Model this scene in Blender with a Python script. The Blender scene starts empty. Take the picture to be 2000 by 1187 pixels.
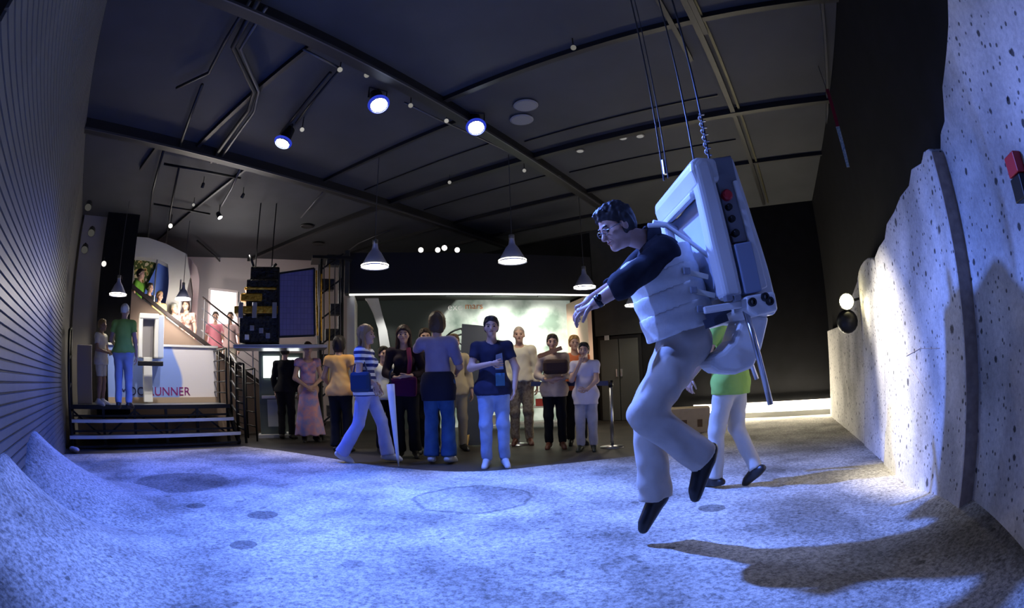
import bpy, math, random
import numpy as np
from mathutils import Matrix, Vector
random.seed(7)
SC = bpy.context.scene
COL = SC.collection
PI = math.pi

# ------------------------------------------------------------------ camera (wide fisheye, low, tilted slightly up)
F2, CX, CY, CAM_H = 1980.0, 1000.0, 666.0, 1.0
PITCH, ROLL = math.radians(4.17), math.radians(2.0)
_f = np.array([0, math.cos(PITCH), math.sin(PITCH)]); _r0 = np.array([1.0, 0, 0]); _u0 = np.cross(_r0, _f)
_r = _r0 * math.cos(ROLL) - _u0 * math.sin(ROLL); _u = _r0 * math.sin(ROLL) + _u0 * math.cos(ROLL)
cd = bpy.data.cameras.new('camera'); cam = bpy.data.objects.new('camera', cd); COL.objects.link(cam)
cd.type = 'PANO'; cd.panorama_type = 'FISHEYE_EQUISOLID'
cd.sensor_fit = 'HORIZONTAL'; cd.sensor_width = 36.0; cd.sensor_height = 36.0 * 1187 / 2000
cd.fisheye_lens = F2 / 2 * 36.0 / 2000; cd.fisheye_fov = PI
cd.shift_y = (CY - 593.5) / 1187.0
cd.clip_start = 0.02
cam.matrix_world = Matrix(((_r[0], _u[0], -_f[0], 0), (_r[1], _u[1], -_f[1], 0), (_r[2], _u[2], -_f[2], CAM_H), (0, 0, 0, 1)))
SC.camera = cam

# ------------------------------------------------------------------ world and exposure
w = bpy.data.worlds.new('world'); SC.world = w; w.use_nodes = True
w.node_tree.nodes['Background'].inputs[0].default_value = (0.02, 0.03, 0.06, 1)
w.node_tree.nodes['Background'].inputs[1].default_value = 0.05
SC.view_settings.view_transform = 'Standard'; SC.view_settings.look = 'None'
SC.view_settings.exposure = 0.0; SC.view_settings.gamma = 1.0; SC.cycles.max_bounces = 5; SC.cycles.diffuse_bounces = 2; SC.view_settings.use_curve_mapping = False

# light levels used by the lamps that are built further down
SPOT_W = (1500, 3300, 110, 560)     # blue ceiling spots; the fourth is added, out of view, to light the vest
SPOT_C = ((0.03, 0.12, 1.0), (0.12, 0.24, 1.0), (0.30, 0.43, 1.0), (0.16, 0.28, 1.0))
PENDANT_W = 45
STRIP_E = 14
BOOTH_W = 290
WALL_LAMP_W = 40
DOWN_W = 3200
TRACK_W = 280

# ------------------------------------------------------------------ survey helpers: sight line -> real point
def ray(x, y):
    dx, dy = x - CX, CY - y; rr = math.hypot(dx, dy)
    if rr < 1e-6: return _f
    th = 2 * math.asin(rr / F2)
    return math.sin(th) * (dx / rr * _r + dy / rr * _u) + math.cos(th) * _f
CAMP = np.array([0, 0, CAM_H])
def gp(x, y, z=0.0):
    d = ray(x, y); return CAMP + d * ((z - CAM_H) / d[2])
def dp(x, y, dist):
    d = ray(x, y); return CAMP + d * (dist / math.hypot(d[0], d[1]))
def yp(x, y, Y):
    d = ray(x, y); return CAMP + d * (Y / d[1])
def hp(x, y, p0, n):
    d = ray(x, y); n = np.array(n, float); p0 = np.array(p0, float)
    return CAMP + d * (((p0 - CAMP)[:len(n)] @ n) / (d[:len(n)] @ n))
def ztop(px, py, pt):
    d = ray(px, py); return CAM_H + d[2] / math.hypot(d[0], d[1]) * math.hypot(pt[0], pt[1])

# ------------------------------------------------------------------ materials
MATS = {}
def mat(name, col, rough=0.6, metal=0.0, col2=None, scale=12.0, bump=0.0, detail=4.0, emit=0.0, ecol=None, spec=0.4, sharp=None):
    if name in MATS: return MATS[name]
    m = bpy.data.materials.new(name); m.use_nodes = True; nt = m.node_tree; b = nt.nodes['Principled BSDF']
    b.inputs['Base Color'].default_value = (*col, 1); b.inputs['Roughness'].default_value = rough
    b.inputs['Metallic'].default_value = metal; b.inputs['Specular IOR Level'].default_value = spec
    if emit:
        b.inputs['Emission Color'].default_value = (*(ecol or col), 1); b.inputs['Emission Strength'].default_value = emit
    if col2 is not None or bump:
        tc = nt.nodes.new('ShaderNodeTexCoord'); n = nt.nodes.new('ShaderNodeTexNoise')
        n.inputs['Scale'].default_value = scale; n.inputs['Detail'].default_value = detail
        nt.links.new(tc.outputs['Object'], n.inputs['Vector'])
        if col2 is not None:
            cr = nt.nodes.new('ShaderNodeValToRGB'); a, c = sharp or (0.35, 0.65)
            cr.color_ramp.elements[0].position = a; cr.color_ramp.elements[1].position = c
            cr.color_ramp.elements[0].color = (*col, 1); cr.color_ramp.elements[1].color = (*col2, 1)
            nt.links.new(n.outputs['Fac'], cr.inputs['Fac']); nt.links.new(cr.outputs['Color'], b.inputs['Base Color'])
        if bump:
            bp = nt.nodes.new('ShaderNodeBump'); bp.inputs['Strength'].default_value = bump; bp.inputs['Distance'].default_value = 0.02
            nt.links.new(n.outputs['Fac'], bp.inputs['Height']); nt.links.new(bp.outputs['Normal'], b.inputs['Normal'])
    MATS[name] = m; return m
def emat(name, col, strength):
    if name in MATS: return MATS[name]
    m = bpy.data.materials.new(name); m.use_nodes = True; nt = m.node_tree; nt.nodes.remove(nt.nodes['Principled BSDF'])
    e = nt.nodes.new('ShaderNodeEmission'); e.inputs[0].default_value = (*col, 1); e.inputs[1].default_value = strength
    nt.links.new(e.outputs[0], nt.nodes['Material Output'].inputs[0]); MATS[name] = m; return m

# ------------------------------------------------------------------ mesh builder
FRAMES = {}
def lin(o): COL.objects.link(o); return o
def thing(name, label, cat, loc=(0, 0, 0), rz=0.0, group=None, kind=None):
    o = lin(bpy.data.objects.new(name, None)); o.empty_display_size = 0.1
    o.location = Vector([float(v) for v in loc]); o.rotation_euler = (0, 0, rz); o['label'] = label
    if kind: o['kind'] = kind
    else: o['category'] = cat
    if group: o['group'] = group
    FRAMES[o.name] = Matrix.Translation(o.location) @ Matrix.Rotation(rz, 4, 'Z'); return o
def tag(o, label, cat=None, group=None, kind=None):
    o['label'] = label
    if cat: o['category'] = cat
    if group: o['group'] = group
    if kind: o['kind'] = kind
    return o
def frame_of(o):
    while o is not None:
        if o.name in FRAMES: return FRAMES[o.name]
        o = o.parent
    return Matrix.Identity(4)
class MB:
    def __init__(s): s.v = []; s.f = []; s.m = []
    def add(s, vs, fs, mi=0):
        k = len(s.v); s.v += [tuple(float(c) for c in p) for p in vs]; s.f += [tuple(i + k for i in f) for f in fs]; s.m += [mi] * len(fs); return s
    def box(s, c, d, R=None, mi=0):
        hx, hy, hz = d[0] / 2, d[1] / 2, d[2] / 2
        vs = [Vector((x, y, z)) for x in (-hx, hx) for y in (-hy, hy) for z in (-hz, hz)]
        if R is not None: vs = [R @ p for p in vs]
        vs = [p + Vector([float(q) for q in c]) for p in vs]
        return s.add(vs, [(0, 1, 3, 2), (4, 6, 7, 5), (0, 4, 5, 1), (2, 3, 7, 6), (0, 2, 6, 4), (1, 5, 7, 3)], mi)
    def bar(s, a, b, wd, ht, up=(0, 0, 1), mi=0):
        a = Vector([float(q) for q in a]); b = Vector([float(q) for q in b]); t = (b - a).normalized(); up = Vector(up)
        if abs(t.dot(up)) > 0.98: up = Vector((1, 0, 0))
        sd = t.cross(up).normalized(); u2 = sd.cross(t)
        vs = [p + sd * (i * wd / 2) + u2 * (j * ht / 2) for p in (a, b) for i in (-1, 1) for j in (-1, 1)]
        return s.add(vs, [(0, 2, 3, 1), (4, 5, 7, 6), (0, 1, 5, 4), (2, 6, 7, 3), (0, 4, 6, 2), (1, 3, 7, 5)], mi)
    def tube(s, pts, r, n=8, mi=0, caps=True):
        P = [Vector([float(q) for q in p]) for p in pts]; N = len(P)
        rs = r if isinstance(r, (list, tuple)) else [r] * N
        vs = []; prev = None
        for i, p in enumerate(P):
            t = (P[min(i + 1, N - 1)] - P[max(i - 1, 0)]).normalized()
            if prev is None:
                a = Vector((0, 0, 1)) if abs(t.z) < 0.9 else Vector((1, 0, 0)); prev = t.cross(a).normalized()
            prev = (prev - t * prev.dot(t)).normalized(); b = t.cross(prev)
            for k in range(n):
                an = 2 * PI * k / n; vs.append(p + (prev * math.cos(an) + b * math.sin(an)) * rs[i])
        fs = [(i * n + k, i * n + (k + 1) % n, (i + 1) * n + (k + 1) % n, (i + 1) * n + k) for i in range(N - 1) for k in range(n)]
        if caps: fs += [tuple(range(n - 1, -1, -1)), tuple((N - 1) * n + k for k in range(n))]
        return s.add(vs, fs, mi)
    def lathe(s, prof, c=(0, 0, 0), n=24, R=None, mi=0, cap0=False, cap1=False):
        vs = []; c = Vector([float(q) for q in c])
        for r, z in prof:
            for k in range(n):
                an = 2 * PI * k / n; p = Vector((r * math.cos(an), r * math.sin(an), z)); vs.append((R @ p if R is not None else p) + c)
        N = len(prof); fs = [(i * n + k, i * n + (k + 1) % n, (i + 1) * n + (k + 1) % n, (i + 1) * n + k) for i in range(N - 1) for k in range(n)]
        if cap0: fs.append(tuple(range(n - 1, -1, -1)))
        if cap1: fs.append(tuple((N - 1) * n + k for k in range(n)))
        return s.add(vs, fs, mi)
    def ball(s, c, r, nu=10, nv=7, mi=0, R=None):
        r = r if isinstance(r, (tuple, list)) else (r, r, r); c = Vector([float(q) for q in c]); vs = []
        for j in range(nv + 1):
            a = PI * j / nv
            for k in range(nu):
                b = 2 * PI * k / nu; p = Vector((r[0] * math.sin(a) * math.cos(b), r[1] * math.sin(a) * math.sin(b), r[2] * math.cos(a))); vs.append((R @ p if R is not None else p) + c)
        fs = [(j * nu + k, (j + 1) * nu + k, (j + 1) * nu + (k + 1) % nu, j * nu + (k + 1) % nu) for j in range(nv) for k in range(nu)]
        return s.add(vs, fs, mi)
    def prism(s, pts, off, mi=0):      # pts: 3D polygon, off: extrusion vector
        off = Vector([float(q) for q in off]); P = [Vector([float(q) for q in p]) for p in pts]; n = len(P)
        return s.add(P + [p + off for p in P], [tuple(range(n - 1, -1, -1)), tuple(range(n, 2 * n))] + [(i, (i + 1) % n, n + (i + 1) % n, n + i) for i in range(n)], mi)
    def build(s, name, mats, parent=None, smooth=False, bevel=0.0, world=False, seg=2, fix=True):
        vs = s.v
        if world and parent is not None:
            M = frame_of(parent).inverted(); vs = [tuple(M @ Vector(p)) for p in vs]
        me = bpy.data.meshes.new(name); me.from_pydata(vs, [], s.f); me.update()
        mats = mats if isinstance(mats, (list, tuple)) else [mats]
        for m in mats: me.materials.append(m)
        if len(mats) > 1: me.polygons.foreach_set('material_index', s.m)
        if fix:
            import bmesh
            bm = bmesh.new(); bm.from_mesh(me); bmesh.ops.remove_doubles(bm, verts=bm.verts, dist=1e-5); bmesh.ops.recalc_face_normals(bm, faces=bm.faces); bm.to_mesh(me); bm.free()
        if smooth: me.polygons.foreach_set('use_smooth', [True] * len(me.polygons))
        o = lin(bpy.data.objects.new(name, me)); o.parent = parent
        if bevel:
            b = o.modifiers.new('bevel', 'BEVEL'); b.width = bevel; b.segments = seg; b.limit_method = 'ANGLE'; b.angle_limit = 0.6
        return o
def copy_tree(o, parent=None):
    c = o.copy(); lin(c); c.parent = parent
    if o.name in FRAMES: FRAMES[c.name] = FRAMES[o.name].copy()
    for ch in list(o.children): copy_tree(ch, c)
    return c
def text(name, body, size, m, parent, loc, rot, extrude=0.004, align='LEFT'):
    c = bpy.data.curves.new(name, 'FONT'); c.body = body; c.size = size; c.extrude = extrude; c.align_x = align; c.resolution_u = 3
    o = lin(bpy.data.objects.new(name, c)); dg = bpy.context.evaluated_depsgraph_get(); me = bpy.data.meshes.new_from_object(o.evaluated_get(dg))
    bpy.data.objects.remove(o); bpy.data.curves.remove(c); me.materials.clear(); me.materials.append(m)
    o = lin(bpy.data.objects.new(name, me)); o.parent = parent; o.location = loc; o.rotation_euler = rot; return o

# ------------------------------------------------------------------ room axes (walls and beams measured on the floor)
DV = np.array([0.543, 0.84]); EV = np.array([0.84, -0.543])           # along the beams / across them
def de(d, e, z=0.0): p = DV * d + EV * e; return np.array([p[0], p[1], z])
WP = np.array([2.17, 1.13]); WD = np.array([0.483, 0.8755]); WN = np.array([-0.8755, 0.483])   # moon wall line and its room-side normal
def rw(t, off=0.0, z=0.0): p = WP + WD * t + WN * off; return np.array([p[0], p[1], z])
def rwhit(px, py, off=0.0):
    d = ray(px, py); k = ((WP @ WN) + off) / (d[:2] @ WN); p = CAMP + d * k; return (p[:2] - WP) @ WD, p[2]
LN = np.array([0.669, 0.743]); LD = np.array([-0.743, 0.669]); LP = np.array([-6.28, 4.71])    # slatted wall
def lw(t, off=0.0, z=0.0): p = LP + LD * t + LN * off; return np.array([p[0], p[1], z])
def lwhit(px, py, off=0.0):
    d = ray(px, py); k = ((LP @ LN) + off) / (d[:2] @ LN); p = CAMP + d * k; return (p[:2] - LP) @ LD, p[2]
CEIL = 4.2
# ================================================================== THE SETTING
M_floor = mat('dark floor', (0.022, 0.018, 0.015), 0.6, col2=(0.04, 0.032, 0.026), scale=3, bump=0.05)
M_ceil = mat('ceiling paint', (0.034, 0.037, 0.044), 0.75, col2=(0.044, 0.047, 0.055), scale=1.5)
M_beam = mat('beam paint', (0.012, 0.012, 0.014), 0.5)
M_rail = mat('rail metal', (0.09, 0.09, 0.1), 0.45, 0.5)
M_blackwall = mat('black wall', (0.005, 0.005, 0.006), 0.8, col2=(0.008, 0.008, 0.01), scale=4, spec=.2)
M_dgrey = mat('dark grey wall', (0.045, 0.047, 0.043), 0.7, col2=(0.055, 0.057, 0.052), scale=5)
M_slat = mat('slat grey', (0.11, 0.107, 0.103), 0.42, col2=(0.13, 0.127, 0.122), scale=6)
M_pink = mat('pale wall', (0.62, 0.55, 0.54), 0.8)
M_white = mat('white paint', (0.75, 0.75, 0.74), 0.5)
M_black = mat('black metal', (0.012, 0.012, 0.014), 0.4, 0.3)
M_alu = mat('brushed aluminium', (0.55, 0.55, 0.58), 0.3, 0.9)

C_far_l = np.array([-10.9, 8.87]); C_kink = np.array([-2.5, 13.8]); C_far_r = np.array([6.08, 8.21])
NEAR_L = lw(-6.3)[:2]; NEAR_R = rw(-3.6)[:2]
room = [NEAR_L, np.array([NEAR_L[0], -2.3]), np.array([NEAR_R[0], -2.3]), NEAR_R, C_far_r, C_kink, C_far_l]
o = MB().prism([(*p, 0.0) for p in room], (0, 0, -0.1)).build('floor', M_floor); tag(o, 'dark brown grey floor under the visitors', kind='structure')
ceil = MB().prism([(*p, CEIL) for p in room], (0, 0, 0.12)).build('ceiling', M_ceil); tag(ceil, 'dark grey ceiling crossed by black beams', kind='structure')
def wallseg(name, a, b, m, label, z0=0.0, z1=CEIL, th=0.1):
    a = np.array(a[:2], float); b = np.array(b[:2], float); t = (b - a) / np.linalg.norm(b - a); n = np.array([-t[1], t[0]])
    mid = (a + b) / 2
    if (np.array([-1.0, 5.0]) - mid) @ n > 0: n = -n
    o = MB().prism([(*a, z0), (*b, z0), (*b, z1), (*a, z1)], (*(n * th), 0)).build(name, m); return tag(o, label, kind='structure')
wl = wallseg('wall_left', NEAR_L, C_far_l, M_slat, 'long grey wall clad with horizontal boards')
wallseg('wall_back', C_kink, C_far_r, M_blackwall, 'black rear wall with a door and a glowing floor strip')
wallseg('wall_stair', C_far_l, C_kink, M_pink, 'pale pinkish wall behind the staircase')
wallseg('wall_right', NEAR_R, C_far_r, M_blackwall, 'black wall carrying the moon scenery panels')
wallseg('wall_near', room[1], room[2], M_blackwall, 'black wall closing the near corner')
wallseg('wall_near_left', room[0], room[1], M_blackwall, 'short black wall beside the slatted wall')
wallseg('wall_near_right', room[2], room[3], M_blackwall, 'short black wall beside the moon panels')
# boards of the slatted wall: every board its own piece, shared mesh
LEN_S = 6.3 + 0.2; PITCH_S = 0.062
me_s = None
for i in range(int(CEIL / PITCH_S)):
    if me_s is None:
        b = MB(); a = lw(-6.3, 0.0); c = lw(0.2, 0.0)
        P = [(*a[:2], 0.0), (*(lw(-6.3, 0.018)[:2]), 0.004), (*(lw(-6.3, 0.018)[:2]), PITCH_S - 0.012), (*a[:2], PITCH_S - 0.008)]
        o = b.prism(P, tuple(c - a)).build('slat', M_slat, wl); me_s = o.data
    else:
        o = lin(bpy.data.objects.new('slat', me_s)); o.parent = wl
    o.location = (0, 0, i * PITCH_S)
# plain grey pier that ends the slatted wall
a = dp(140, 700, 10.4); b_ = dp(189, 700, 10.4)
wallseg('wall_pier', a, b_, mat('pier grey', (0.3, 0.28, 0.27), 0.6), 'plain grey pier at the end of the slatted wall', 0, CEIL, 0.3)
a = dp(187, 700, 10.06); b_ = dp(252, 700, 10.06)
wallseg('wall_pier_black', a, b_, M_blackwall, 'black wall strip between grey pier and staircase', 0, CEIL, 0.1)

# ceiling beams: long ones along the room and cross ones; children of the ceiling
def beam(d0, d1, e0, e1, wd, ht, name='ceiling_beam', m=M_beam, z=CEIL):
    return MB().bar(de(d0, e0, z - ht / 2), de(d1, e1, z - ht / 2), wd, ht).build(name, m, ceil)
for e, wd, ht in ((-3.37, 0.13, 0.14), (-6.35, 0.14, 0.16)):
    beam(-1.0, 9.9, e, e, wd, ht)
    beam(-1.0, 9.9, e + wd / 2 + 0.012, e + wd / 2 + 0.012, 0.018, 0.03, 'beam_flange', M_rail, CEIL - ht + 0.02)
beam(-1.0, 9.9, -0.39, -0.39, 0.06, 0.07); beam(-1.0, 9.9, -0.3, -0.3, 0.03, 0.04, 'ceiling_rail', mat('brass rail', (0.05, 0.045, 0.02), 0.5, 0.3))
beam(-1.0, 7, 0.91, 0.91, 0.025, 0.05, 'ceiling_rail', M_rail)
for d, e0, e1, wd, ht in ((2.1, -6.3, -3.4, .05, .06), (3.88, -3.3, 2.6, .07, .06), (4.4, -6.3, -3.4, .05, .05), (5.9, -12, 2.6, .09, .08), (7.7, -12, 2.6, .05, .06), (1.55, -7.5, -6.4, .05, .06), (3.1, -12, -6.4, .04, .05), (9.0, -12, -3, .05, .06)):
    beam(d, d, e0, e1, wd, ht)
for d, e0, e1 in ((5.45, -3.2, -0.5), (6.8, -3.2, -.5), (5.2, -6.2, -3.5), (6.7, -6.2, -3.5)):
    beam(d, d, e0, e1, .018, .02, 'ceiling_seam')

# door in the rear wall
n3 = np.array([0.543, 0.84])
dA = hp(1178, 822, de(10.12, 0), n3); dB = hp(1252, 822, de(10.12, 0), n3); zt = hp(1215, 655, de(10.12, 0), n3)[2]
dr = thing('door_1', 'dark grey double door in the black rear wall', 'door', (dA[0], dA[1], 0), math.atan2(dB[1] - dA[1], dB[0] - dA[0]), kind='structure')
L = math.hypot(*(dB - dA)[:2])
MB().box((L / 2, 0.03, zt / 2), (L + .12, .04, zt)).build('door_frame', M_black, dr)
for k in range(2):
    lf = MB().box((L * (0.25 + .5 * k), -0.01, (zt - .06) / 2), (L / 2 - 0.02, .05, zt - 0.08)).build('door_leaf', mat('door grey', (.06, .062, .058), .5), dr)
    MB().box((L * (0.44 + .12 * k), -0.06, 1.02), (.03, .05, .16)).build('door_handle', M_alu, lf)
MB().box((L * .2, -0.045, 1.78), (.1, .02, .1)).build('door_plate', mat('plate', (.5, .5, .5), .5), dr)
gpA = de(10.1, -1.9); 
o = MB().box((0, 0, 0), (.01, .01, .01)).build('x', M_black); bpy.data.objects.remove(o)
o = wallseg('wall_back_grey', hp(1165, 700, de(10.08, 0), n3), hp(1262, 700, de(10.08, 0), n3), M_dgrey, 'dark olive grey wall band above the rear door', zt + .02, CEIL, .02)

# ---------------------------------------------------------------- moon carpet with printed craters
def moon_mat(name, base, craters, dots=True, sc=1.0, grain=0.34, specks=((3.1, .13, .55, .62), (9.0, .16, .5, .62))):
    m = bpy.data.materials.new(name); m.use_nodes = True; nt = m.node_tree; b = nt.nodes['Principled BSDF']; N = nt.nodes.new; Lk = nt.links.new
    b.inputs['Roughness'].default_value = 0.9; b.inputs['Specular IOR Level'].default_value = 0.1
    tc = N('ShaderNodeTexCoord')
    n1 = N('ShaderNodeTexNoise'); n1.inputs['Scale'].default_value = 42 * sc; n1.inputs['Detail'].default_value = 6; n1.inputs['Roughness'].default_value = .75; Lk(tc.outputs['Object'], n1.inputs['Vector'])
    n2 = N('ShaderNodeTexNoise'); n2.inputs['Scale'].default_value = 1.3 * sc; n2.inputs['Detail'].default_value = 5; Lk(tc.outputs['Object'], n2.inputs['Vector'])
    cr = N('ShaderNodeValToRGB'); e = cr.color_ramp.elements
    e[0].position = .38; e[0].color = (*[c * grain for c in base], 1); e[1].position = .60; e[1].color = (*base, 1); Lk(n1.outputs['Fac'], cr.inputs['Fac'])
    c2 = N('ShaderNodeValToRGB'); e = c2.color_ramp.elements
    e[0].position = .36; e[0].color = (.5, .5, .5, 1); e[1].position = .6; e[1].color = (1.12, 1.12, 1.12, 1); Lk(n2.outputs['Fac'], c2.inputs['Fac'])
    mx = N('ShaderNodeMix'); mx.data_type = 'RGBA'; mx.blend_type = 'MULTIPLY'; mx.inputs[0].default_value = 1.0
    Lk(cr.outputs['Color'], mx.inputs[6]); Lk(c2.outputs['Color'], mx.inputs[7]); cur = mx.outputs[2]
    wob = N('ShaderNodeTexNoise'); wob.inputs['Scale'].default_value = 3.5; wob.inputs['Detail'].default_value = 3; Lk(tc.outputs['Object'], wob.inputs['Vector'])
    def dark(fac, amount):
        nonlocal cur
        q = N('ShaderNodeMix'); q.data_type = 'RGBA'; q.blend_type = 'MULTIPLY'; Lk(fac, q.inputs[0]); Lk(cur, q.inputs[6]); q.inputs[7].default_value = (amount, amount, amount, 1); cur = q.outputs[2]
    if dots:
        for scl, th, am, keep in specks:
            v = N('ShaderNodeTexVoronoi'); v.inputs['Scale'].default_value = scl; jit = N('ShaderNodeVectorMath'); jit.operation = 'MULTIPLY_ADD'; Lk(n1.outputs['Color'], jit.inputs[0]); jit.inputs[1].default_value = (.22 / scl,) * 3; Lk(tc.outputs['Object'], jit.inputs[2]); Lk(jit.outputs[0], v.inputs['Vector'])
            r = N('ShaderNodeMapRange'); r.inputs['From Min'].default_value = th; r.inputs['From Max'].default_value = th * .7; Lk(v.outputs['Distance'], r.inputs['Value'])
            g = N('ShaderNodeMath'); g.operation = 'GREATER_THAN'; g.inputs[1].default_value = keep
            sp = N('ShaderNodeSeparateColor'); Lk(v.outputs['Color'], sp.inputs[0]); Lk(sp.outputs[0], g.inputs[0])
            mm = N('ShaderNodeMath'); mm.operation = 'MULTIPLY'; Lk(r.outputs[0], mm.inputs[0]); Lk(g.outputs[0], mm.inputs[1]); dark(mm.outputs[0], am)
    for (x, y, r_, inner, rim) in craters:
        s = N('ShaderNodeVectorMath'); s.operation = 'DISTANCE'; Lk(tc.outputs['Object'], s.inputs[0]); s.inputs[1].default_value = (x, y, 0.012)
        wa = N('ShaderNodeMath'); wa.operation = 'MULTIPLY_ADD'; Lk(wob.outputs['Fac'], wa.inputs[0]); wa.inputs[1].default_value = r_ * (.5 if rim == .5 else .12); Lk(s.outputs['Value'], wa.inputs[2])
        R0 = r_ * (1.25 if rim == .5 else 1.06)
        a = N('ShaderNodeMapRange'); a.inputs['From Min'].default_value = R0; a.inputs['From Max'].default_value = R0 * .95; Lk(wa.outputs[0], a.inputs['Value'])
        dark(a.outputs[0], inner)
        if rim < 1:
            p = N('ShaderNodeMath'); p.operation = 'PINGPONG'; p.inputs[1].default_value = 50
            q = N('ShaderNodeMath'); q.operation = 'SUBTRACT'; Lk(wa.outputs[0], q.inputs[0]); q.inputs[1].default_value = R0
            ab = N('ShaderNodeMath'); ab.operation = 'ABSOLUTE'; Lk(q.outputs[0], ab.inputs[0])
            a2 = N('ShaderNodeMapRange'); a2.inputs['From Min'].default_value = .03; a2.inputs['From Max'].default_value = .008; Lk(ab.outputs[0], a2.inputs['Value']); dark(a2.outputs[0], rim)
    Lk(cur, b.inputs['Base Color'])
    bp = N('ShaderNodeBump'); bp.inputs['Strength'].default_value = .35; bp.inputs['Distance'].default_value = .02; Lk(n1.outputs['Fac'], bp.inputs['Height']); Lk(bp.outputs['Normal'], b.inputs['Normal'])
    return m
def crat(px, py, rx, inner, rim=1.0):
    a = gp(px, py); b2 = gp(px + rx, py); return (a[0], a[1], math.hypot(*(b2 - a)[:2]), inner, rim)
CR = [crat(353, 943, 94, .5, .8), crat(513, 1008, 31, .45), crat(383, 990, 20, .45), crat(316, 1012, 15, .4), crat(476, 1067, 28, .45), crat(345, 1147, 26, .4),
      crat(925, 975, 112, .86, .5), crat(860, 950, 80, .93), crat(1390, 995, 27, .42), crat(1476, 1035, 26, .7), crat(1515, 921, 20, .7), crat(1522, 953, 18, .75),
      crat(690, 1105, 24, .7), crat(1080, 1170, 28, .7), crat(620, 1040, 22, .75)]
M_moon = moon_mat('moon carpet', (.62, .58, .50), CR)
M_mound = moon_mat('moon mound', (.62, .58, .50), [])
edge = [gp(478, 873), gp(540, 880), gp(600, 889), gp(650, 897), gp(700, 906), gp(760, 914), gp(830, 920), gp(890, 923), gp(950, 922), gp(1010, 917), gp(1060, 911), gp(1150, 902), gp(1240, 892), gp(1300, 880), gp(1360, 855), gp(1395, 829)]
poly = [lw(-0.2, 0.0)] + edge + [de(10.05, -1.5), de(10.05, .85)] + [rw(7.85, .02), rw(-2.4, .02), np.array([-.2, -1.2, 0]), np.array([NEAR_L[0] + .05, -.8, 0]), lw(-6.3, .03)]
o = MB().prism([(p[0], p[1], 0.0) for p in poly], (0, 0, 0.012)).build('moon_carpet', M_moon)
tag(o, 'pale moon surface carpet printed with craters across the near floor', 'carpet')
def mound(label, t0, t1, reach, height, base, sgn, seed, grp, name='moon_mound'):
    b = MB(); nu, nv = 36, 18; vs = []
    for i in range(nu + 1):
        for j in range(nv + 1):
            u = i / nu; v = j / nv
            rr = reach * (0.55 + .45 * math.sin(PI * u) ** .8) if 0 < u < 1 else reach * .55
            t = t0 + (t1 - t0) * u; pr = math.sin(PI * u) ** 1.1 if 0 < u < 1 else 0
            h = height * pr * (1 - v) ** 2.2 * (1 + .06 * math.sin(9 * u + seed)) + .006
            p = base(t, v * rr + .01 * sgn); vs.append((p[0], p[1], max(h, .004) if v < 1 else -.01))
    b.add(vs, [(i * (nv + 1) + j, (i + 1) * (nv + 1) + j, (i + 1) * (nv + 1) + j + 1, i * (nv + 1) + j + 1) for i in range(nu) for j in range(nv)])
    k = len(b.v); base_ring = [base(t0, 0.01), base(t1, .01), base(t1, reach * .55), base(t0, reach * .55)]
    o = b.build(name, M_mound, smooth=True); s = o.modifiers.new('thick', 'SOLIDIFY'); s.thickness = .02; s.offset = -1
    return tag(o, label, 'moon mound', grp)
t_a, z_a = lwhit(45, 845, .03); t_b, z_b = lwhit(6, 890, .03)
mound('steep blue lit moon mound against the slatted wall, farther one', t_a - .55, t_a + 1.9, 1.5, z_a * .98, lambda t, v: lw(t, v), 1, 0, 'mounds against the slatted wall')
mound('moon mound at the near end of the slatted wall', t_b - 1.2, t_b + 1.1, 1.3, z_b * .98, lambda t, v: lw(t, v), 1, 2, 'mounds against the slatted wall')
mound('low moon mound at the foot of the moon wall panels', -.9, 1.9, .85, .22, lambda t, v: rw(t, v), 1, 1, 'mounds against the moon wall', 'moon_mound')
# ================================================================== MOON WALL PANELS
M_mw = moon_mat('moon wall skin', (.74, .71, .68), [], True, .8, .78, ((4.0, .15, .2, .66), (9.0, .19, .16, .5), (21.0, .24, .22, .42)))
M_mw_edge = mat('panel edge', (.46, .37, .31), .8, col2=(.34, .27, .23), scale=20)
def mpanel(label, prof, off0, th, m=M_mw):
    pts = [rw(t, off0, z) for t, z in prof]
    o = MB().prism(pts, (*(WN * th), 0)).build('scenery_flat', [m], bevel=.012)
    return tag(o, label, 'scenery panel', 'moon scenery panels on the black wall')
mpanel('tall moon panel at the picture\'s right edge beside the thick slab', [(-2.4, 0), (1.15, 0), (1.15, 1.95), (.78, 2.06), (.62, 2.2), (.5, 2.22), (.36, 2.36), (.12, 2.44), (-.05, 2.5), (-.3, 2.62), (-.7, 2.8), (-1.2, 2.9), (-1.8, 3.2), (-2.4, 3.3)], .01, .05)
top = [rwhit(x, y, .15) for x, y in ((1815, 284), (1803, 296), (1798, 318), (1779, 330), (1774, 362), (1757, 384), (1746, 412), (1731, 437), (1727, 466), (1716, 482), (1708, 502))]
tN = .66
prof = [(tN, 0), (tN, top[0][1] * .985)] + [(max(t, tN + .05), z) for t, z in top]
tF = prof[-1][0]
slab = mpanel('thick moon slab with a jagged mountain top and brown edge', prof + [(tF + .02, prof[-1][1] - .12), (tF + .02, 0)], .01, .14)
E1 = [rw(tN - .004, .02, 0), rw(tN - .004, .148, 0), rw(tN - .004, .148, top[0][1] * .98), rw(tN - .004, .02, top[0][1] * .98)]
MB().prism(E1, tuple(WD * .006) + (0,)).build('slab_edge', M_mw_edge, slab)
tb0 = tF + .1; tb1 = rwhit(1681, 600, .12)[0]
zb = rwhit(1690, 507, .12)[1]
nn = 8; arc = [(tb0 + (tb1 - tb0) * (.5 - .5 * math.cos(PI * i / nn)), zb - .16 + .16 * math.sin(PI * i / nn)) for i in range(nn + 1)]
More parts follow.
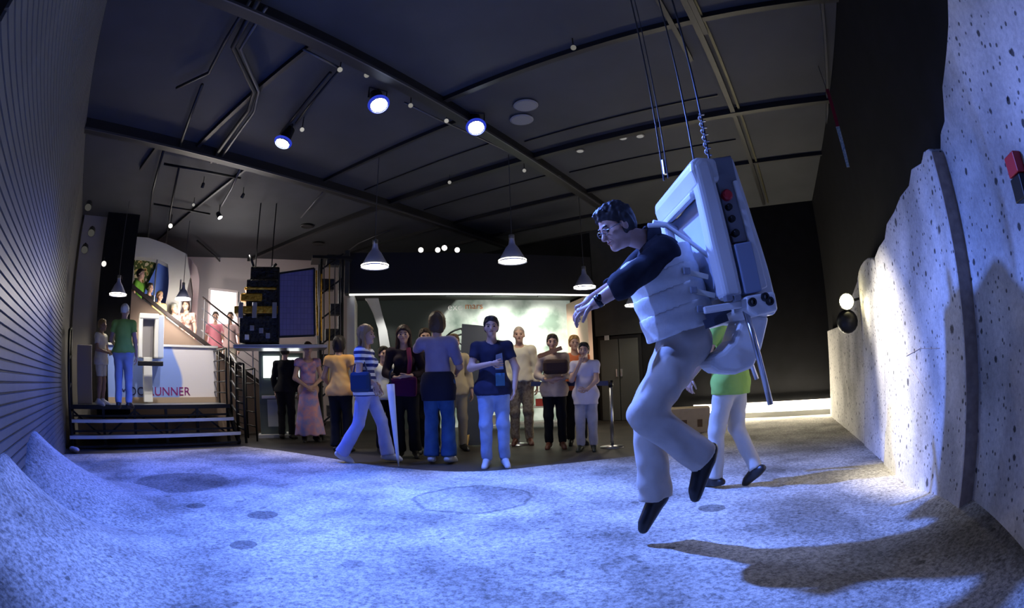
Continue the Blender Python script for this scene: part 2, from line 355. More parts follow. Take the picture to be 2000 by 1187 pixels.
mpanel('narrow round topped moon panel next to the jagged slab', [(tb0, 0)] + arc + [(tb1, 0)], .01, .12)
mpanel('farthest low moon panel ending at the glowing floor strip', [(tb1 + .1, 0), (tb1 + .1, 1.9), (tb1 + .8, 1.75), (tb1 + 1.2, 1.5), (7.5, 1.55), (7.5, 0)], .01, .1)
for t in (tF + .05, tb1 + .05):
    o = MB().box(rw(t, .03, 1.0), (.03, .03, 2.0), Matrix.Rotation(math.atan2(WD[1], WD[0]), 3, 'Z')).build('panel_post', M_black, slab)
# printed cracks as thin raised seams on the slab
for a, b_ in (((1752, 690), (1805, 758)), ((1770, 695), (1835, 680))):
    t1, z1 = rwhit(*a, .152); t2, z2 = rwhit(*b_, .152)
    MB().tube([rw(t1, .152, z1), rw((t1 + t2) / 2 + .02, .152, (z1 + z2) / 2 + .03), rw(t2, .152, z2)], .0025, 5).build('crack', M_mw_edge, slab)
# small red call box at the right edge
t, z = rwhit(1990, 345, .08)
cb = thing('alarm_box', 'small red and black box high on the tall moon panel', 'wall box', rw(t, .065, z), math.atan2(WD[1], WD[0]))
MB().box((0, .02, .05), (.1, .05, .09)).build('red_cover', mat('red plastic', (.5, .02, .03), .4), cb, bevel=.006)
MB().box((0, .02, -.05), (.1, .05, .1)).build('black_body', M_black, cb, bevel=.006)
# hanging pennant: red top, checked white foot
pA = dp(1659, 165, 5.2); pB = dp(1657, 326, 5.2)
bn = thing('hanging_pennant', 'narrow red and white checked pennant hanging in the dark', 'pennant', (pB[0], pB[1], pB[2]), math.atan2(-pB[0], pB[1]))
hh = pA[2] - pB[2]
MB().prism([(-.02, 0, hh * .5), (.02, 0, hh * .5), (.03, 0, hh), (-.01, 0, hh)], (0, .008, 0)).build('red_cloth', mat('red cloth', (.16, .004, .02), .8), bn)
MB().prism([(-.025, 0, hh * .5), (.02, 0, hh * .5), (.014, 0, 0), (-.02, 0, 0)], (0, .008, 0)).build('checked_cloth', mat('checked cloth', (.5, .55, .6), .7, col2=(.1, .22, .35), scale=40), bn)
MB().tube([(0, .004, hh * .95), (0, .004, CEIL - pB[2])], .004, 5).build('cord', M_black, bn)

# ---------------------------------------------------------------- glowing floor strip on the rear wall
sA = de(9.93, rwhit(1640, 800)[0] * 0 + 3.05); sB = de(9.93, .6)
a = hp(1452, 797, de(9.95, 0), n3); b_ = hp(1642, 797, de(9.95, 0), n3)
ls = thing('floor_light_strip', 'long glowing white light strip at the foot of the rear wall', 'light strip', (a[0], a[1], 0), math.atan2(b_[1] - a[1], b_[0] - a[0]))
Ls = math.hypot(*(b_ - a)[:2])
MB().box((Ls / 2 - .5, .05, .06), (Ls + 1.1, .12, .12)).build('housing', mat('strip housing', (.35, .36, .36), .5), ls, bevel=.01)
MB().tube([(-1.0, .03, .18), (Ls, .03, .18)], .05, 10).build('glow_tube', emat('cool tube', (1, .9, .68), 80), ls, smooth=True)
MB().box((Ls / 2 - .5, .1, .25), (Ls + 1.1, .02, .1)).build('reflector', M_white, ls)
# warm lamp clamped to the end of the moon wall
lpx = rwhit(1652, 590, .3); lp = rw(lpx[0], .3, lpx[1])
wlmp = thing('wall_floodlight', 'warm clamp floodlight shining along the moon wall', 'floodlight', lp, math.atan2(WD[1], WD[0]))
MB().tube([(0, 0, 0), (0, -.3, .05)], .015, 8).build('arm', M_black, wlmp)
MB().lathe([(.03, -.1), (.07, -.06), (.1, .05), (.1, .07)], (0, 0, 0), 16, Matrix.Rotation(-PI / 2, 3, 'Y'), cap0=True).build('housing', M_black, wlmp, smooth=True)
MB().lathe([(.0, .062), (.09, .06)], (0, 0, 0), 16, Matrix.Rotation(-PI / 2, 3, 'Y')).build('lens', emat('warm lens', (1, .9, .5), 30), wlmp)
MB().ball((.02, 0, -.22), .14, 12, 8).build('ballast', M_black, wlmp, smooth=True)
def light(name, kind, loc, energy, col, parent=None, target=None, size=.1, cone=None, blend=.4, sy=None):
    d = bpy.data.lights.new(name, kind); d.energy = energy; d.color = col
    if kind == 'AREA':
        d.size = size
        if sy: d.shape = 'RECTANGLE'; d.size_y = sy
    else: d.shadow_soft_size = size
    if cone: d.spot_size = math.radians(cone); d.spot_blend = blend
    o = lin(bpy.data.objects.new(name, d)); M = Matrix.Translation(Vector([float(q) for q in loc]))
    if target is not None:
        v = Vector([float(q) for q in target]) - Vector([float(q) for q in loc]); M = M @ v.to_track_quat('-Z', 'Y').to_matrix().to_4x4()
    if parent is not None: o.parent = parent; M = frame_of(parent).inverted() @ M
    o.matrix_basis = M; return o
tt, zz = rwhit(1785, 745, .1)
light('flood_beam', 'SPOT', lp - np.array([*(WD * .12), 0]) , WALL_LAMP_W, (1, .93, .76), wlmp, rw(tt, .1, zz), .06, 75, .8)

# ================================================================== CEILING FIXTURES
M_spot = mat('spot housing', (.02, .02, .023), .4, .4)
TARGET = (np.array([-3.4, 4.0, 0]), np.array([.1, 2.9, 0]), np.array([.2, 3.0, 0]), np.array([.72, 2.6, 1.35]))
POS = [gp(552, 279, 3.95), gp(740, 205, 3.95), gp(930, 249, 3.95), np.array([-2.2, 1.6, 3.95])]
SLAB = ('blue white ceiling spotlight, the lowest in view, near the second beam', 'blue white ceiling spotlight in the middle, highest of the three', 'blue white ceiling spotlight hanging beside the long beam crossing', 'added blue ceiling spotlight out of view, lighting the vest')
for i in range(4):
    p = POS[i]; v = Vector(TARGET[i] - p).normalized(); R = v.to_track_quat('Z', 'Y').to_matrix()
    t = thing('stage_spotlight', SLAB[i], 'spotlight', p, 0, 'blue ceiling spotlights')
    MB().lathe([(.03, -.26), (.075, -.24), (.08, -.05), (.1, 0), (.1, .02)], (0, 0, 0), 18, R, cap0=True).build('housing', M_spot, t, smooth=True)
    MB().lathe([(0, .004), (.05, .004), (.092, .0)], (0, 0, 0), 18, R).build('lens', emat('blue lens', (.62, .72, 1.0), 60), t)
    MB().lathe([(.092, .001), (.118, .0), (.124, -.02)], (0, 0, 0), 24, R).build('halo_ring', emat('blue halo', (.05, .09, 1.0), .5), t)  # glowing ring added to imitate the blue halo around the lens
    sd = R @ Vector((1, 0, 0)); back = R @ Vector((0, 0, -.12))
    MB().tube([back + sd * .11, back + sd * .11 + Vector((0, 0, .14)), back - sd * .11 + Vector((0, 0, .14)), back - sd * .11], .01, 6).build('yoke', M_spot, t)
    MB().tube([back + Vector((0, 0, .14)), (back.x, back.y, CEIL - p[2])], .015, 8).build('hanger', M_spot, t)
    light('spot_beam', 'SPOT', p + np.array(v) * .06, SPOT_W[i], SPOT_C[i], t, TARGET[i], .07, (102, 94, 120, 30)[i], (1.0, 1.0, 1.0, 1.0)[i])

def pendant(px, py, dist, label, dia=.4):
    p = dp(px, py, dist)
    t = thing('pendant_lamp', label, 'pendant lamp', p, 0, 'aluminium pendant lamps'); s = dia / .4
    MB().lathe([(.035 * s, .33 * s), (.045 * s, .27 * s), (.05 * s, .25 * s), (.09 * s, .2 * s), (.14 * s, .11 * s), (.185 * s, .03 * s), (.2 * s, 0), (.196 * s, 0), (.18 * s, .03 * s), (.13 * s, .11 * s), (.08 * s, .2 * s), (.04 * s, .25 * s)], (0, 0, 0), 32).build('shade', mat('lamp shade', (.5, .52, .72), .3, .45), t, smooth=True)
    MB().lathe([(0, .012 * s), (.19 * s, .012 * s), (.194 * s, .03 * s)], (0, 0, 0), 28).build('diffuser', emat('pendant glow', (1, .93, .74), 9), t)
    MB().lathe([(.04 * s, .33 * s), (.04 * s, .39 * s), (.015 * s, .4 * s)], (0, 0, 0), 16, cap1=True).build('socket', M_alu, t, smooth=True)
    MB().tube([(0, 0, .39 * s), (0, 0, CEIL - p[2])], .006, 6).build('cord', M_rail, t)
    light('pendant_beam', 'SPOT', p - np.array([0, 0, .02]), PENDANT_W, (1, .9, .7), t, p - np.array([0, 0, 1]), .15, 150, .5)
pendant(732, 522, 6.8, 'aluminium pendant lamp in front of the dark fascia, above the striped shirt woman')
pendant(1001, 512, 6.75, 'aluminium pendant lamp in front of the dark fascia, above the young man in jeans')
pendant(1142, 563, 8.7, 'aluminium pendant lamp over the boy, near the moonwalker\'s sleeve')
pendant(230, 577, 9.3, 'pendant lamp over the man in green on the platform', .36)
pendant(357, 585, 10.2, 'pendant lamp hanging before the white arch', .34)
pendant(1240, 598, 9.6, 'pendant lamp half hidden behind the moonwalker\'s vest')

# small recessed downlights and round vents
for px, py, lab in ((1217, 270, 'left one of two small round ceiling downlights above the moonwalker'), (1250, 266, 'right one of two small round ceiling downlights above the moonwalker'), (1133, 295, 'small oblong ceiling downlight left of the downlight pair')):
    p = gp(px, py, CEIL - .012)
    t = thing('downlight', lab, 'downlight', p, 0, 'small ceiling downlights')
    MB().lathe([(.07, .01), (.07, 0), (.05, -.004)], (0, 0, 0), 16).build('trim_ring', M_rail, t)
    MB().lathe([(0, 0), (.052, -.003)], (0, 0, 0), 16).build('lens', emat('dim lens', (.8, .78, .75), .3), t)
    if px == 1250: light('downlight_beam', 'SPOT', p - np.array([0, 0, .02]), DOWN_W, (1, .94, .82), t, rw(2.35, .1, .8), .04, 24, 1.0)
for px, py, lab in ((600, 442, 'round ceiling loudspeaker above the satellite, nearer one'), (622, 476, 'round ceiling loudspeaker above the satellite, farther one'), (1027, 206, 'larger round ceiling loudspeaker right of the spotlight'), (1019, 234, 'round ceiling loudspeaker just below its twin, right of the spotlight'), (452, 312, 'round ceiling loudspeaker by the second beam')):
    p = gp(px, py, CEIL - .02)
    t = thing('ceiling_loudspeaker', lab, 'loudspeaker', p, 0, 'round ceiling loudspeakers')
    m = mat('speaker pale', (.2, .2, .2), .7) if px > 900 else M_black
    MB().lathe([(.14, .02), (.15, 0), (.13, -.01)], (0, 0, 0), 20).build('rim', m, t)
    MB().lathe([(0, -.006), (.13, -.008)], (0, 0, 0), 20).build('grille', m, t)
# little track spots (housing, lens, stem)
def trackspot(px, py, z, label, lit, tgt=None, dist=None, sc=1.0, beam_to=None):
    p = gp(px, py, z) if dist is None else dp(px, py, dist)
    t = thing('track_spotlight', label, 'track spotlight', p, 0, 'small track spotlights')
    v = Vector([float(q) for q in ((tgt if tgt is not None else np.array([0, 0, 1.0])) - p)]).normalized(); R = v.to_track_quat('Z', 'Y').to_matrix()
    MB().lathe([(.02 * sc, -.14 * sc), (.045 * sc, -.12 * sc), (.05 * sc, 0)], (0, 0, 0), 12, R, cap0=True).build('housing', M_spot, t, smooth=True)
    MB().lathe([(0, -.004), (.046 * sc, -.002)], (0, 0, 0), 12, R).build('lens', emat('small lens %s' % lit, (1, .97, .9), lit), t)
    bk = R @ Vector((0, 0, -.07 * sc))
    if beam_to is not None: light('track_beam', 'SPOT', p + np.array(v) * .03, beam_to[1], (1, .93, .84), t, beam_to[0], .05, 46, .6)
    MB().tube([bk, (bk.x, bk.y, max(.1, CEIL - p[2]) if dist is None else .12)], .01 * sc, 6).build('stem', M_spot, t)
for px, py, z, lab, lit in ((395, 366, 4.02, 'small lit track spotlight over the staircase, topmost', 3), (378, 400, 4.05, 'dim track spotlight below the topmost one over the stairs', 1.2), (472, 386, 4.02, 'small track spotlight right of the bright one', 3),
        (430, 425, 3.95, 'bright track spotlight over the staircase', 14), (333, 441, 3.95, 'track spotlight left of the bright one', 4), (590, 253, 4.0, 'small track spotlight beside the lowest blue spotlight', 1.5),
        (664, 136, 4.05, 'track spotlight at the end of the short rail', 1.0), (716, 147, 4.08, 'small track spotlight above the middle blue spotlight', .8), (802, 206, 4.05, 'small track spotlight right of the middle blue spotlight', .8), (872, 236, 4.05, 'small track spotlight left of the beam crossing', 1.2),
        (1024, 333, 4.05, 'small track spotlight below the long beam', 1.0), (878, 356, 4.05, 'small track spotlight on the cross beam', 1.0), (1120, 93, 4.05, 'small track spotlight high on the near cross beam', .5)):
    trackspot(px, py, z, lab, lit if lit > 9 else lit * .3, sc=1.0 if lit > 3 else .6, beam_to=(np.array([-6.5, 7.7, 1.1]), TRACK_W) if px in (472, 395) else ((dp(520, 600, 8.5), 260) if px == 430 else None), tgt=np.array([-6.5, 7.7, 1.1]) if px in (472, 395) else (dp(520, 600, 8.5) if px == 430 else None))
for px, lab in ((822, 'small spotlight on top of the fascia, first of the row'), (855, 'small spotlight on top of the fascia, second of the row'), (868, 'bright small spotlight on top of the fascia'), (893, 'small spotlight on top of the fascia, last of the row')):
    trackspot(px, 488 if px != 868 else 484, 3.5, lab, 2 if px != 868 else 9, dist=8.6)
for px, py, lab in ((172, 405, 'black wall spotlight on the slatted wall, upper one'), (178, 455, 'black wall spotlight on the slatted wall, middle one'), (165, 488, 'black wall spotlight on the slatted wall, lowest one')):
    trackspot(px, py, 3, lab, .05, dist=7.4, sc=1.2, tgt=lw(-3, .3, 1.2))
trackspot(203, 515, 3, 'tiny spotlight on the black wall strip left of the arch', 1.0, dist=8.5)
# track rails and conduits on the ceiling
def rail(pts, r, label, m=M_black, z=4.1, name='ceiling_conduit'):
    o = MB().tube([gp(x, y, z) for x, y in pts], r, 6).build(name, m, smooth=True); return tag(o, label, 'conduit', 'conduits and rails under the ceiling')
rail([(592, 96), (665, 134)], .014, 'short pale rail left of the middle blue spotlight', M_rail)
rail([(645, 142), (575, 228), (548, 262)], .02, 'straight black conduit running to the lowest blue spotlight')
rail([(660, 140), (605, 205), (578, 240)], .016, 'thin black conduit parallel to the one at the lowest blue spotlight')
rail([(505, 0), (455, 92), (497, 178), (486, 215), (412, 316)], .03, 'thick black conduit with two bends', M_beam)
rail([(520, 14), (470, 95), (506, 178), (497, 218), (425, 318)], .02, 'conduit running beside the thick bent one', M_rail)
rail([(490, 0), (440, 80), (408, 142), (345, 172)], .02, 'black conduit curving towards the slatted wall', M_beam)
rail([(395, 165), (352, 285)], .02, 'black conduit dropping from the curved one', M_beam)
rail([(322, 285), (298, 372), (290, 462)], .02, 'black hanger rail over the white arch, first', M_black)
rail([(350, 325), (330, 430), (322, 495)], .018, 'black hanger rail over the white arch, second', M_black)
rail([(320, 320), (470, 348)], .02, 'black track rail above the staircase', M_black)
rail([(300, 398), (410, 418)], .018, 'lower black track rail above the staircase', M_black)
rail([(475, 318), (452, 368), (432, 402)], .02, 'pale rail leading to the bright track spotlight', M_rail)
rail([(790, 200), (850, 230), (1010, 305), (1095, 345)], .012, 'thin wire strung from the middle spotlight to the cross beam', M_rail)
rail([(640, 365), (588, 425)], .015, 'short pale rail right of the staircase lights', M_rail)
rail([(760, 450), (700, 475), (680, 490)], .015, 'thin grey rail above the left pendant lamp', M_rail)
rail([(385, 470), (420, 500), (440, 522)], .02, 'black track on the pale ceiling by the arch', M_black)
# ================================================================== PLATFORM ON THE LEFT
ST = .41; S0 = lw(ST, .1); SRZ = math.atan2(LN[1], LN[0])
def sthit(px, py, yl):
    p = hp(px, py, lw(ST + yl), LD); return (p[:2] - S0[:2]) @ LN, p[2]
def stg(px, py, z):
    p = gp(px, py, z); return (p[:2] - S0[:2]) @ LN, (p[:2] - S0[:2]) @ LD
DECK = .64
M_step = mat('step metal', (.16, .17, .19), .35, .7)
M_nose = mat('step nosing', (.6, .62, .66), .35, .8)
stg_ = thing('stage_platform', 'black metal platform with two steps in front of the moonrunner panel', 'platform', S0, SRZ)
LX = 3.05
for i, (y0, z) in enumerate(((0, .2), (.3, .42))):
    tr = MB().box((LX / 2, y0 + .16, z - .02), (LX - .06 * i, .3, .04)).build('step', M_step, stg_, bevel=.005)
    MB().box((LX / 2, y0 + .005, z - .015), (LX - .06 * i, .03, .05)).build('nosing', M_nose, tr)
dk = MB().box((LX / 2, .6 + .6, DECK - .025), (LX, 1.2, .05)).build('deck', M_step, stg_, bevel=.005)
MB().box((LX / 2, .605, DECK - .03), (LX, .02, .07)).build('deck_edge', M_black, dk)
for z in (.09, .3, .52):
    MB().box((LX / 2, .03 + .28 * (z > .2) + .28 * (z > .45), z - .05), (LX - .02, .03, .03)).build('cross_bar', M_black, stg_)
for i in range(6):
    x = .04 + (LX - .08) * i / 5
    MB().box((x, .66, (DECK - .05) / 2), (.05, .05, DECK - .05)).build('support_post', M_black, stg_)
for i in range(5):
    x0 = .04 + (LX - .08) * i / 5; x1 = .04 + (LX - .08) * (i + 1) / 5
    MB().bar((x0, .66, .1 if i % 2 else .55), (x1, .66, .55 if i % 2 else .1), .03, .03).build('brace', M_black, stg_)
for x in (.03, LX - .03):
    MB().bar((x, 0.02, .02), (x, .66, .56), .05, .09).build('stringer', M_black, stg_)
MB().box((LX / 2, 1.5, .25), (LX - .2, .6, .28)).build('inner_crate', mat('crate tan', (.35, .26, .18), .7), stg_)
# back panel with the lettering
PY = 1.72
xa, zb_ = sthit(212, 794, PY); xb, _ = sthit(425, 794, PY); zt_ = sthit(330, 677, PY)[1]
pn = thing('moonrunner_panel', 'white and blue panel lettered moonrunner at the back of the platform', 'panel', lw(ST + PY, .1) + np.array([0, 0, DECK]), SRZ)
def panel_mat():  # blue on the left part, white on the right, along a wavy border
    m = bpy.data.materials.new('panel blue white'); m.use_nodes = True; nt = m.node_tree; b = nt.nodes['Principled BSDF']; N = nt.nodes.new; Lk = nt.links.new
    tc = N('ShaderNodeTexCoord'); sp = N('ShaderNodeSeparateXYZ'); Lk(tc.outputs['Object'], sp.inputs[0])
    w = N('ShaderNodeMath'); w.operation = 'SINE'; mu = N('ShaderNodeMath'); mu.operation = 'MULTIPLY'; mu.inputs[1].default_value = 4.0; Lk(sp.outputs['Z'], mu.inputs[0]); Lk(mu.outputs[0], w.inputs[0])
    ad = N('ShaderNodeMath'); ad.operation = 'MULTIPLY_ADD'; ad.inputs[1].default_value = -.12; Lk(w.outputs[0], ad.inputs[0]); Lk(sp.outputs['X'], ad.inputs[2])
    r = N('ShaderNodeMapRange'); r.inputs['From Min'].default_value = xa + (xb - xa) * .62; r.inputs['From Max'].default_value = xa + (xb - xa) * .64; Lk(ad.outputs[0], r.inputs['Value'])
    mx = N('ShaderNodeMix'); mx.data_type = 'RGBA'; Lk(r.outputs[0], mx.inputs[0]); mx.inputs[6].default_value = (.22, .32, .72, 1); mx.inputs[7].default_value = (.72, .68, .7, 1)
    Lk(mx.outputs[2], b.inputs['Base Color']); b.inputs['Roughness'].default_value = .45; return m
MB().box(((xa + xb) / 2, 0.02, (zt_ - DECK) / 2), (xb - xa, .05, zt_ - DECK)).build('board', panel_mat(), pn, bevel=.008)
MB().box(((xa + xb) / 2, 0.0, zt_ - DECK + .02), (xb - xa + .04, .09, .04)).build('top_rail', M_white, pn)
MB().box(((xa + xb) / 2, -.03, .05), (xb - xa, .08, .1)).build('foot_rail', mat('kick wood', (.4, .3, .22), .6), pn)
tx0 = sthit(234, 772, PY)[0]; tz0 = sthit(300, 772, PY)[1] - DECK; tx1 = sthit(289, 772, PY)[0]; tx2 = sthit(371, 772, PY)[0]
M_navy = mat('navy letters', (.02, .02, .09), .5); M_plum = mat('plum letters', (.2, .012, .14), .5)
size = (tx2 - tx1) / 3.95
text('lettering', 'MOON', size, M_navy, pn, (tx0, -.01, tz0), (PI / 2, 0, 0)); text('lettering', 'RUNNER', size, M_plum, pn, (tx1, -.01, tz0), (PI / 2, 0, 0))
# grey side panel at the left end
xl0, _ = sthit(152, 790, 1.0); xl1, _ = sthit(181, 790, 1.0); zl = sthit(165, 673, 1.0)[1]
o = MB().box(((xl0 + xl1) / 2, 1.0, (DECK + zl) / 2), (xl1 - xl0, .06, zl - DECK)).build('side_panel', mat('side panel grey', (.33, .3, .31), .5), None, bevel=.01)
o.location = S0; o.rotation_euler = (0, 0, SRZ); tag(o, 'plain grey upright panel at the wall end of the platform', 'panel')
# spare backpack rack standing on the platform
rk = thing('backpack_rack', 'white open frame backpack standing on the platform beside the man in green', 'backpack', lw(ST + 1.35, .1) + np.array([0, 0, DECK]), SRZ)
RY = 1.35
x0, z1 = sthit(272, 613, RY); x1, z0 = sthit(308, 700, RY); z1 -= DECK; z0 -= DECK
for x in (x0 + .04, x1 - .04): MB().box((x, 0, (z0 + z1) / 2), (.08, .18, z1 - z0)).build('side_post', M_white, rk, bevel=.02)
MB().box(((x0 + x1) / 2, 0, z1 - .04), (x1 - x0, .2, .1)).build('top_bar', M_white, rk, bevel=.02)
MB().box(((x0 + x1) / 2, .05, (z0 + z1) / 2), (x1 - x0 - .1, .05, z1 - z0)).build('back_pad', mat('pad grey', (.28, .26, .26), .7), rk, bevel=.01)
MB().box((x1 + .06, .12, (z0 + z1) / 2), (.12, .3, z1 - z0)).build('shell', mat('pack blue white', (.55, .62, .78), .4), rk, bevel=.03)
MB().box(((x0 + x1) / 2, .1, z0 / 2 + .02), (.18, .18, z0)).build('pedestal', M_white, rk, bevel=.01)
MB().box(((x0 + x1) / 2 + .03, -.2, z0 - .1), (x1 - x0 + .1, .12, .08)).build('hand_rest', M_black, rk, bevel=.01)
MB().box(((x0 + x1) / 2 - .15, -.08, z0 - .1), (.05, .25, .05)).build('rest_arm', M_black, rk)
# black railings of the platform and the little stair at its right end
def railing(label, pts, ht, nb, nm='platform_railing', r=.018, post_every=1):
    base = np.array(pts[0]); t = thing(nm, label, 'railing', base)
    P = [np.array(p, float) - base for p in pts]
    for p in P: MB().tube([p, p + np.array([0, 0, ht])], r, 8).build('post', M_black, t, smooth=True)
    for k in range(nb):
        z = ht * (1 - k / nb)
        MB().tube([p + np.array([0, 0, z]) for p in P], r * (1 if k == 0 else .7), 6).build('handrail' if k == 0 else 'rail_bar', M_black, t, smooth=True)
    return t
def sw(x, y, z=0.0): p = S0[:2] + LN * x + LD * y; return np.array([p[0], p[1], z])
railing('black railing at the right end of the moonrunner panel', [sw(LX - .02, 1.75, DECK), sw(LX - .02, 1.3, DECK), sw(LX - .02, .75, DECK)], .98, 5)
railing('black sloping railing beside the platform steps', [sw(LX + .06, .72, .2), sw(LX + .06, .35, .05), sw(LX + .1, .02, .012)], 1.3, 6, r=.026)
railing('black railing at the slatted wall end of the steps', [sw(.03, .62, .1), sw(.03, .02, .012)], 1.75, 4, r=.024)
railing('outer black railing between platform and visitors', [sw(LX + .45, 1.6, 0), sw(LX + .42, .9, 0), sw(LX + .4, .3, 0)], 1.25, 5)
sh = thing('pair_of_shoes', 'pale shoes left at the corner of the platform steps', 'shoes', gp(143, 882, .012))
for k in range(2):
    MB().ball((.1 * k, -.02 * k, .04), (.09, .045, .04), 10, 6).build('shoe', mat('pale shoe', (.6, .5, .5), .6), sh, smooth=True)

# ================================================================== STAIRCASE, ARCH, WINDOW
SD = 10.4
sA_ = dp(250, 556, SD - .3); sB_ = dp(436, 700, SD + .2)
dirs = (sB_ - sA_); per = dirs / math.hypot(*dirs[:2])
sC_ = sB_ + per * (sB_[2] / -per[2])                       # foot of the stairs
back = np.array([-.58, .81, 0]) if True else None
hv = per.copy(); hv[2] = 0; hv /= np.linalg.norm(hv); back = np.array([-hv[1], hv[0], 0])
stc = thing('staircase', 'open staircase with brown side wall rising to the white arch', 'staircase', (sC_[0], sC_[1], 0))
M_string = mat('stringer dark', (.03, .02, .02), .6); M_brown = mat('stair side brown', (.24, .17, .13), .7)
top2 = sA_ - per * .15
MB().bar(sC_ + np.array([0, 0, .04]), top2 + np.array([0, 0, .04]), .06, .07).build('stringer', M_string, stc, world=True)
MB().prism([top2 - np.array([0, 0, .05]), sC_ - np.array([0, 0, .0]), np.array([top2[0], top2[1], 0])], tuple(back * .04)).build('side_wall', M_brown, stc, world=True)
PARA = .95; nst = 17; Wst = 1.3
for i in range(nst):
    p = sC_ + (top2 - sC_) * ((i + .5) / nst) - np.array([0, 0, PARA])
    if p[2] < .05: continue
    q = p + back * (Wst / 2 + .03)
    R = Matrix.Rotation(math.atan2(hv[1], hv[0]), 3, 'Z')
    MB().box(q, (.3, Wst, .04), R).build('tread', mat('tread wood', (.12, .08, .06), .6), stc, world=True)
for i in range(0, 9):
    p = sC_ + (top2 - sC_) * ((i + .1) / 8.4)
    MB().tube([p, p + np.array([0, 0, .9])], .016, 6).build('baluster', M_alu, stc, world=True)
for k in (.9, .68, .46, .24):
    MB().tube([sC_ + np.array([0, 0, k]), sC_ + (top2 - sC_) * .62 + np.array([0, 0, k])], .02 if k == .9 else .01, 6).build('handrail' if k == .9 else 'guard_wire', M_alu if k < .9 else M_string, stc, world=True)
# white arch wall (two openings) built as one ring per opening on a plane behind the stairs
AD = 11.2
def arch(label, outer, inner, dist, th, m):
    # quads between matching outer and inner outline points
    a0 = dp(*outer[0], dist); e = thing('white_arch', label, 'arch', (a0[0], a0[1], 0))
    n = np.array([a0[0], a0[1]]) / math.hypot(a0[0], a0[1]); mid = dp(330, 560, dist); n = mid[:2] / np.linalg.norm(mid[:2])
    O = [hp(x, y, mid, n) for x, y in outer]; I = [hp(x, y, mid, n) for x, y in inner]
    off = np.array([*n, 0]) * th; k = len(O); b = MB()
    vs = O + I + [p + off for p in O] + [p + off for p in I]
    fs = []
    for i in range(k - 1):
        fs += [(i, i + 1, k + i + 1, k + i), (2 * k + i, 3 * k + i, 3 * k + i + 1, 2 * k + i + 1), (i, 2 * k + i, 2 * k + i + 1, i + 1), (k + i, k + i + 1, 3 * k + i + 1, 3 * k + i)]
    fs += [(0, k, 3 * k, 2 * k), (k - 1, 3 * k - 1, 4 * k - 1, 2 * k - 1)]
    b.add(vs, fs).build('arch_shell', m, e, world=True, smooth=False); return e
M_arch = mat('arch plaster', (.6, .6, .58), .6)
arch('white plaster arch framing the colourful mural at the stair top', [(262, 560), (260, 505), (264, 462), (290, 464), (325, 476), (365, 496), (372, 540), (362, 580), (348, 618), (340, 660)], [(256, 560), (256, 520), (258, 500), (285, 502), (310, 507), (328, 516), (330, 545), (328, 570), (322, 600), (318, 660)], AD, .35, M_arch)
arch('smaller pinkish arch right of the white arch', [(360, 500), (372, 505), (385, 522), (390, 545), (386, 590), (384, 690)], [(360, 532), (366, 531), (374, 545), (377, 570), (374, 610), (372, 690)], AD + .5, .4, mat('arch pink', (.62, .52, .52), .6))
# mural behind the arch
def quad_panel(name, label, cat, pts, dist, m, th=.06):
    mid = dp(pts[0][0], pts[0][1], dist); n = mid[:2] / np.linalg.norm(mid[:2])
    P = [hp(x, y, mid, n) for x, y in pts]; o = MB().prism(P, tuple(np.array([*n, 0]) * th)).build(name, m); return tag(o, label, cat)
def mural_mat(name, c, scale):
    m = bpy.data.materials.new(name); m.use_nodes = True; nt = m.node_tree; b = nt.nodes['Principled BSDF']; N = nt.nodes.new
    tc = N('ShaderNodeTexCoord'); n = N('ShaderNodeTexNoise'); n.inputs['Scale'].default_value = scale; nt.links.new(tc.outputs['Object'], n.inputs['Vector'])
    r = N('ShaderNodeValToRGB'); r.color_ramp.interpolation = 'CONSTANT'
    for i, cc in enumerate(c):
        e = r.color_ramp.elements[i] if i < 2 else r.color_ramp.elements.new(.5)
        e.position = .3 + .4 * i / len(c); e.color = (*cc, 1)
    nt.links.new(n.outputs['Fac'], r.inputs[0]); nt.links.new(r.outputs[0], b.inputs['Base Color']); b.inputs['Roughness'].default_value = .6
    return m
quad_panel('mural', 'colourful mosaic mural behind the white arch', 'mural', [(248, 570), (250, 490), (318, 500), (300, 580)], AD + .7, mural_mat('mosaic', [(.25, .12, .03), (.75, .6, .25), (.08, .12, .02), (.85, .75, .5), (.5, .2, .05)], 7))
quad_panel('blue_banner', 'slanted bright blue banner behind the white arch', 'banner', [(262, 640), (286, 560), (312, 508), (334, 512), (334, 640)], AD + .55, mat('blue banner', (.12, .24, .8), .6))
quad_panel('window_1', 'x', None, [(411, 690), (412, 566), (462, 572), (462, 690)], 12.0, emat('daylight pane', (1, .97, .97), 3.2)); w1 = bpy.data.objects['window_1']; w1['kind'] = 'structure'; w1['label'] = 'bright window beside the satellite'
wfn = (dp(430, 600, 11.95)[:2]) / np.linalg.norm(dp(430, 600, 11.95)[:2])
wf = MB()
cs = [hp(x, y, dp(411, 600, 11.93), wfn) for x, y in ((409, 692), (410, 564), (464, 570), (464, 692))]
for i in range(4): wf.bar(cs[i], cs[(i + 1) % 4], .05, .05)
wf.build('window_frame', M_white, w1)
light('window_daylight', 'AREA', dp(435, 620, 11.6), 50, (1, .95, .93), None, dp(435, 700, 5), 1.0, sy=1.3)
light('stair_lamp_light', 'POINT', dp(357, 592, 10.2), 110, (1, .9, .8), bpy.data.objects['pendant_lamp.004'], None, .15)

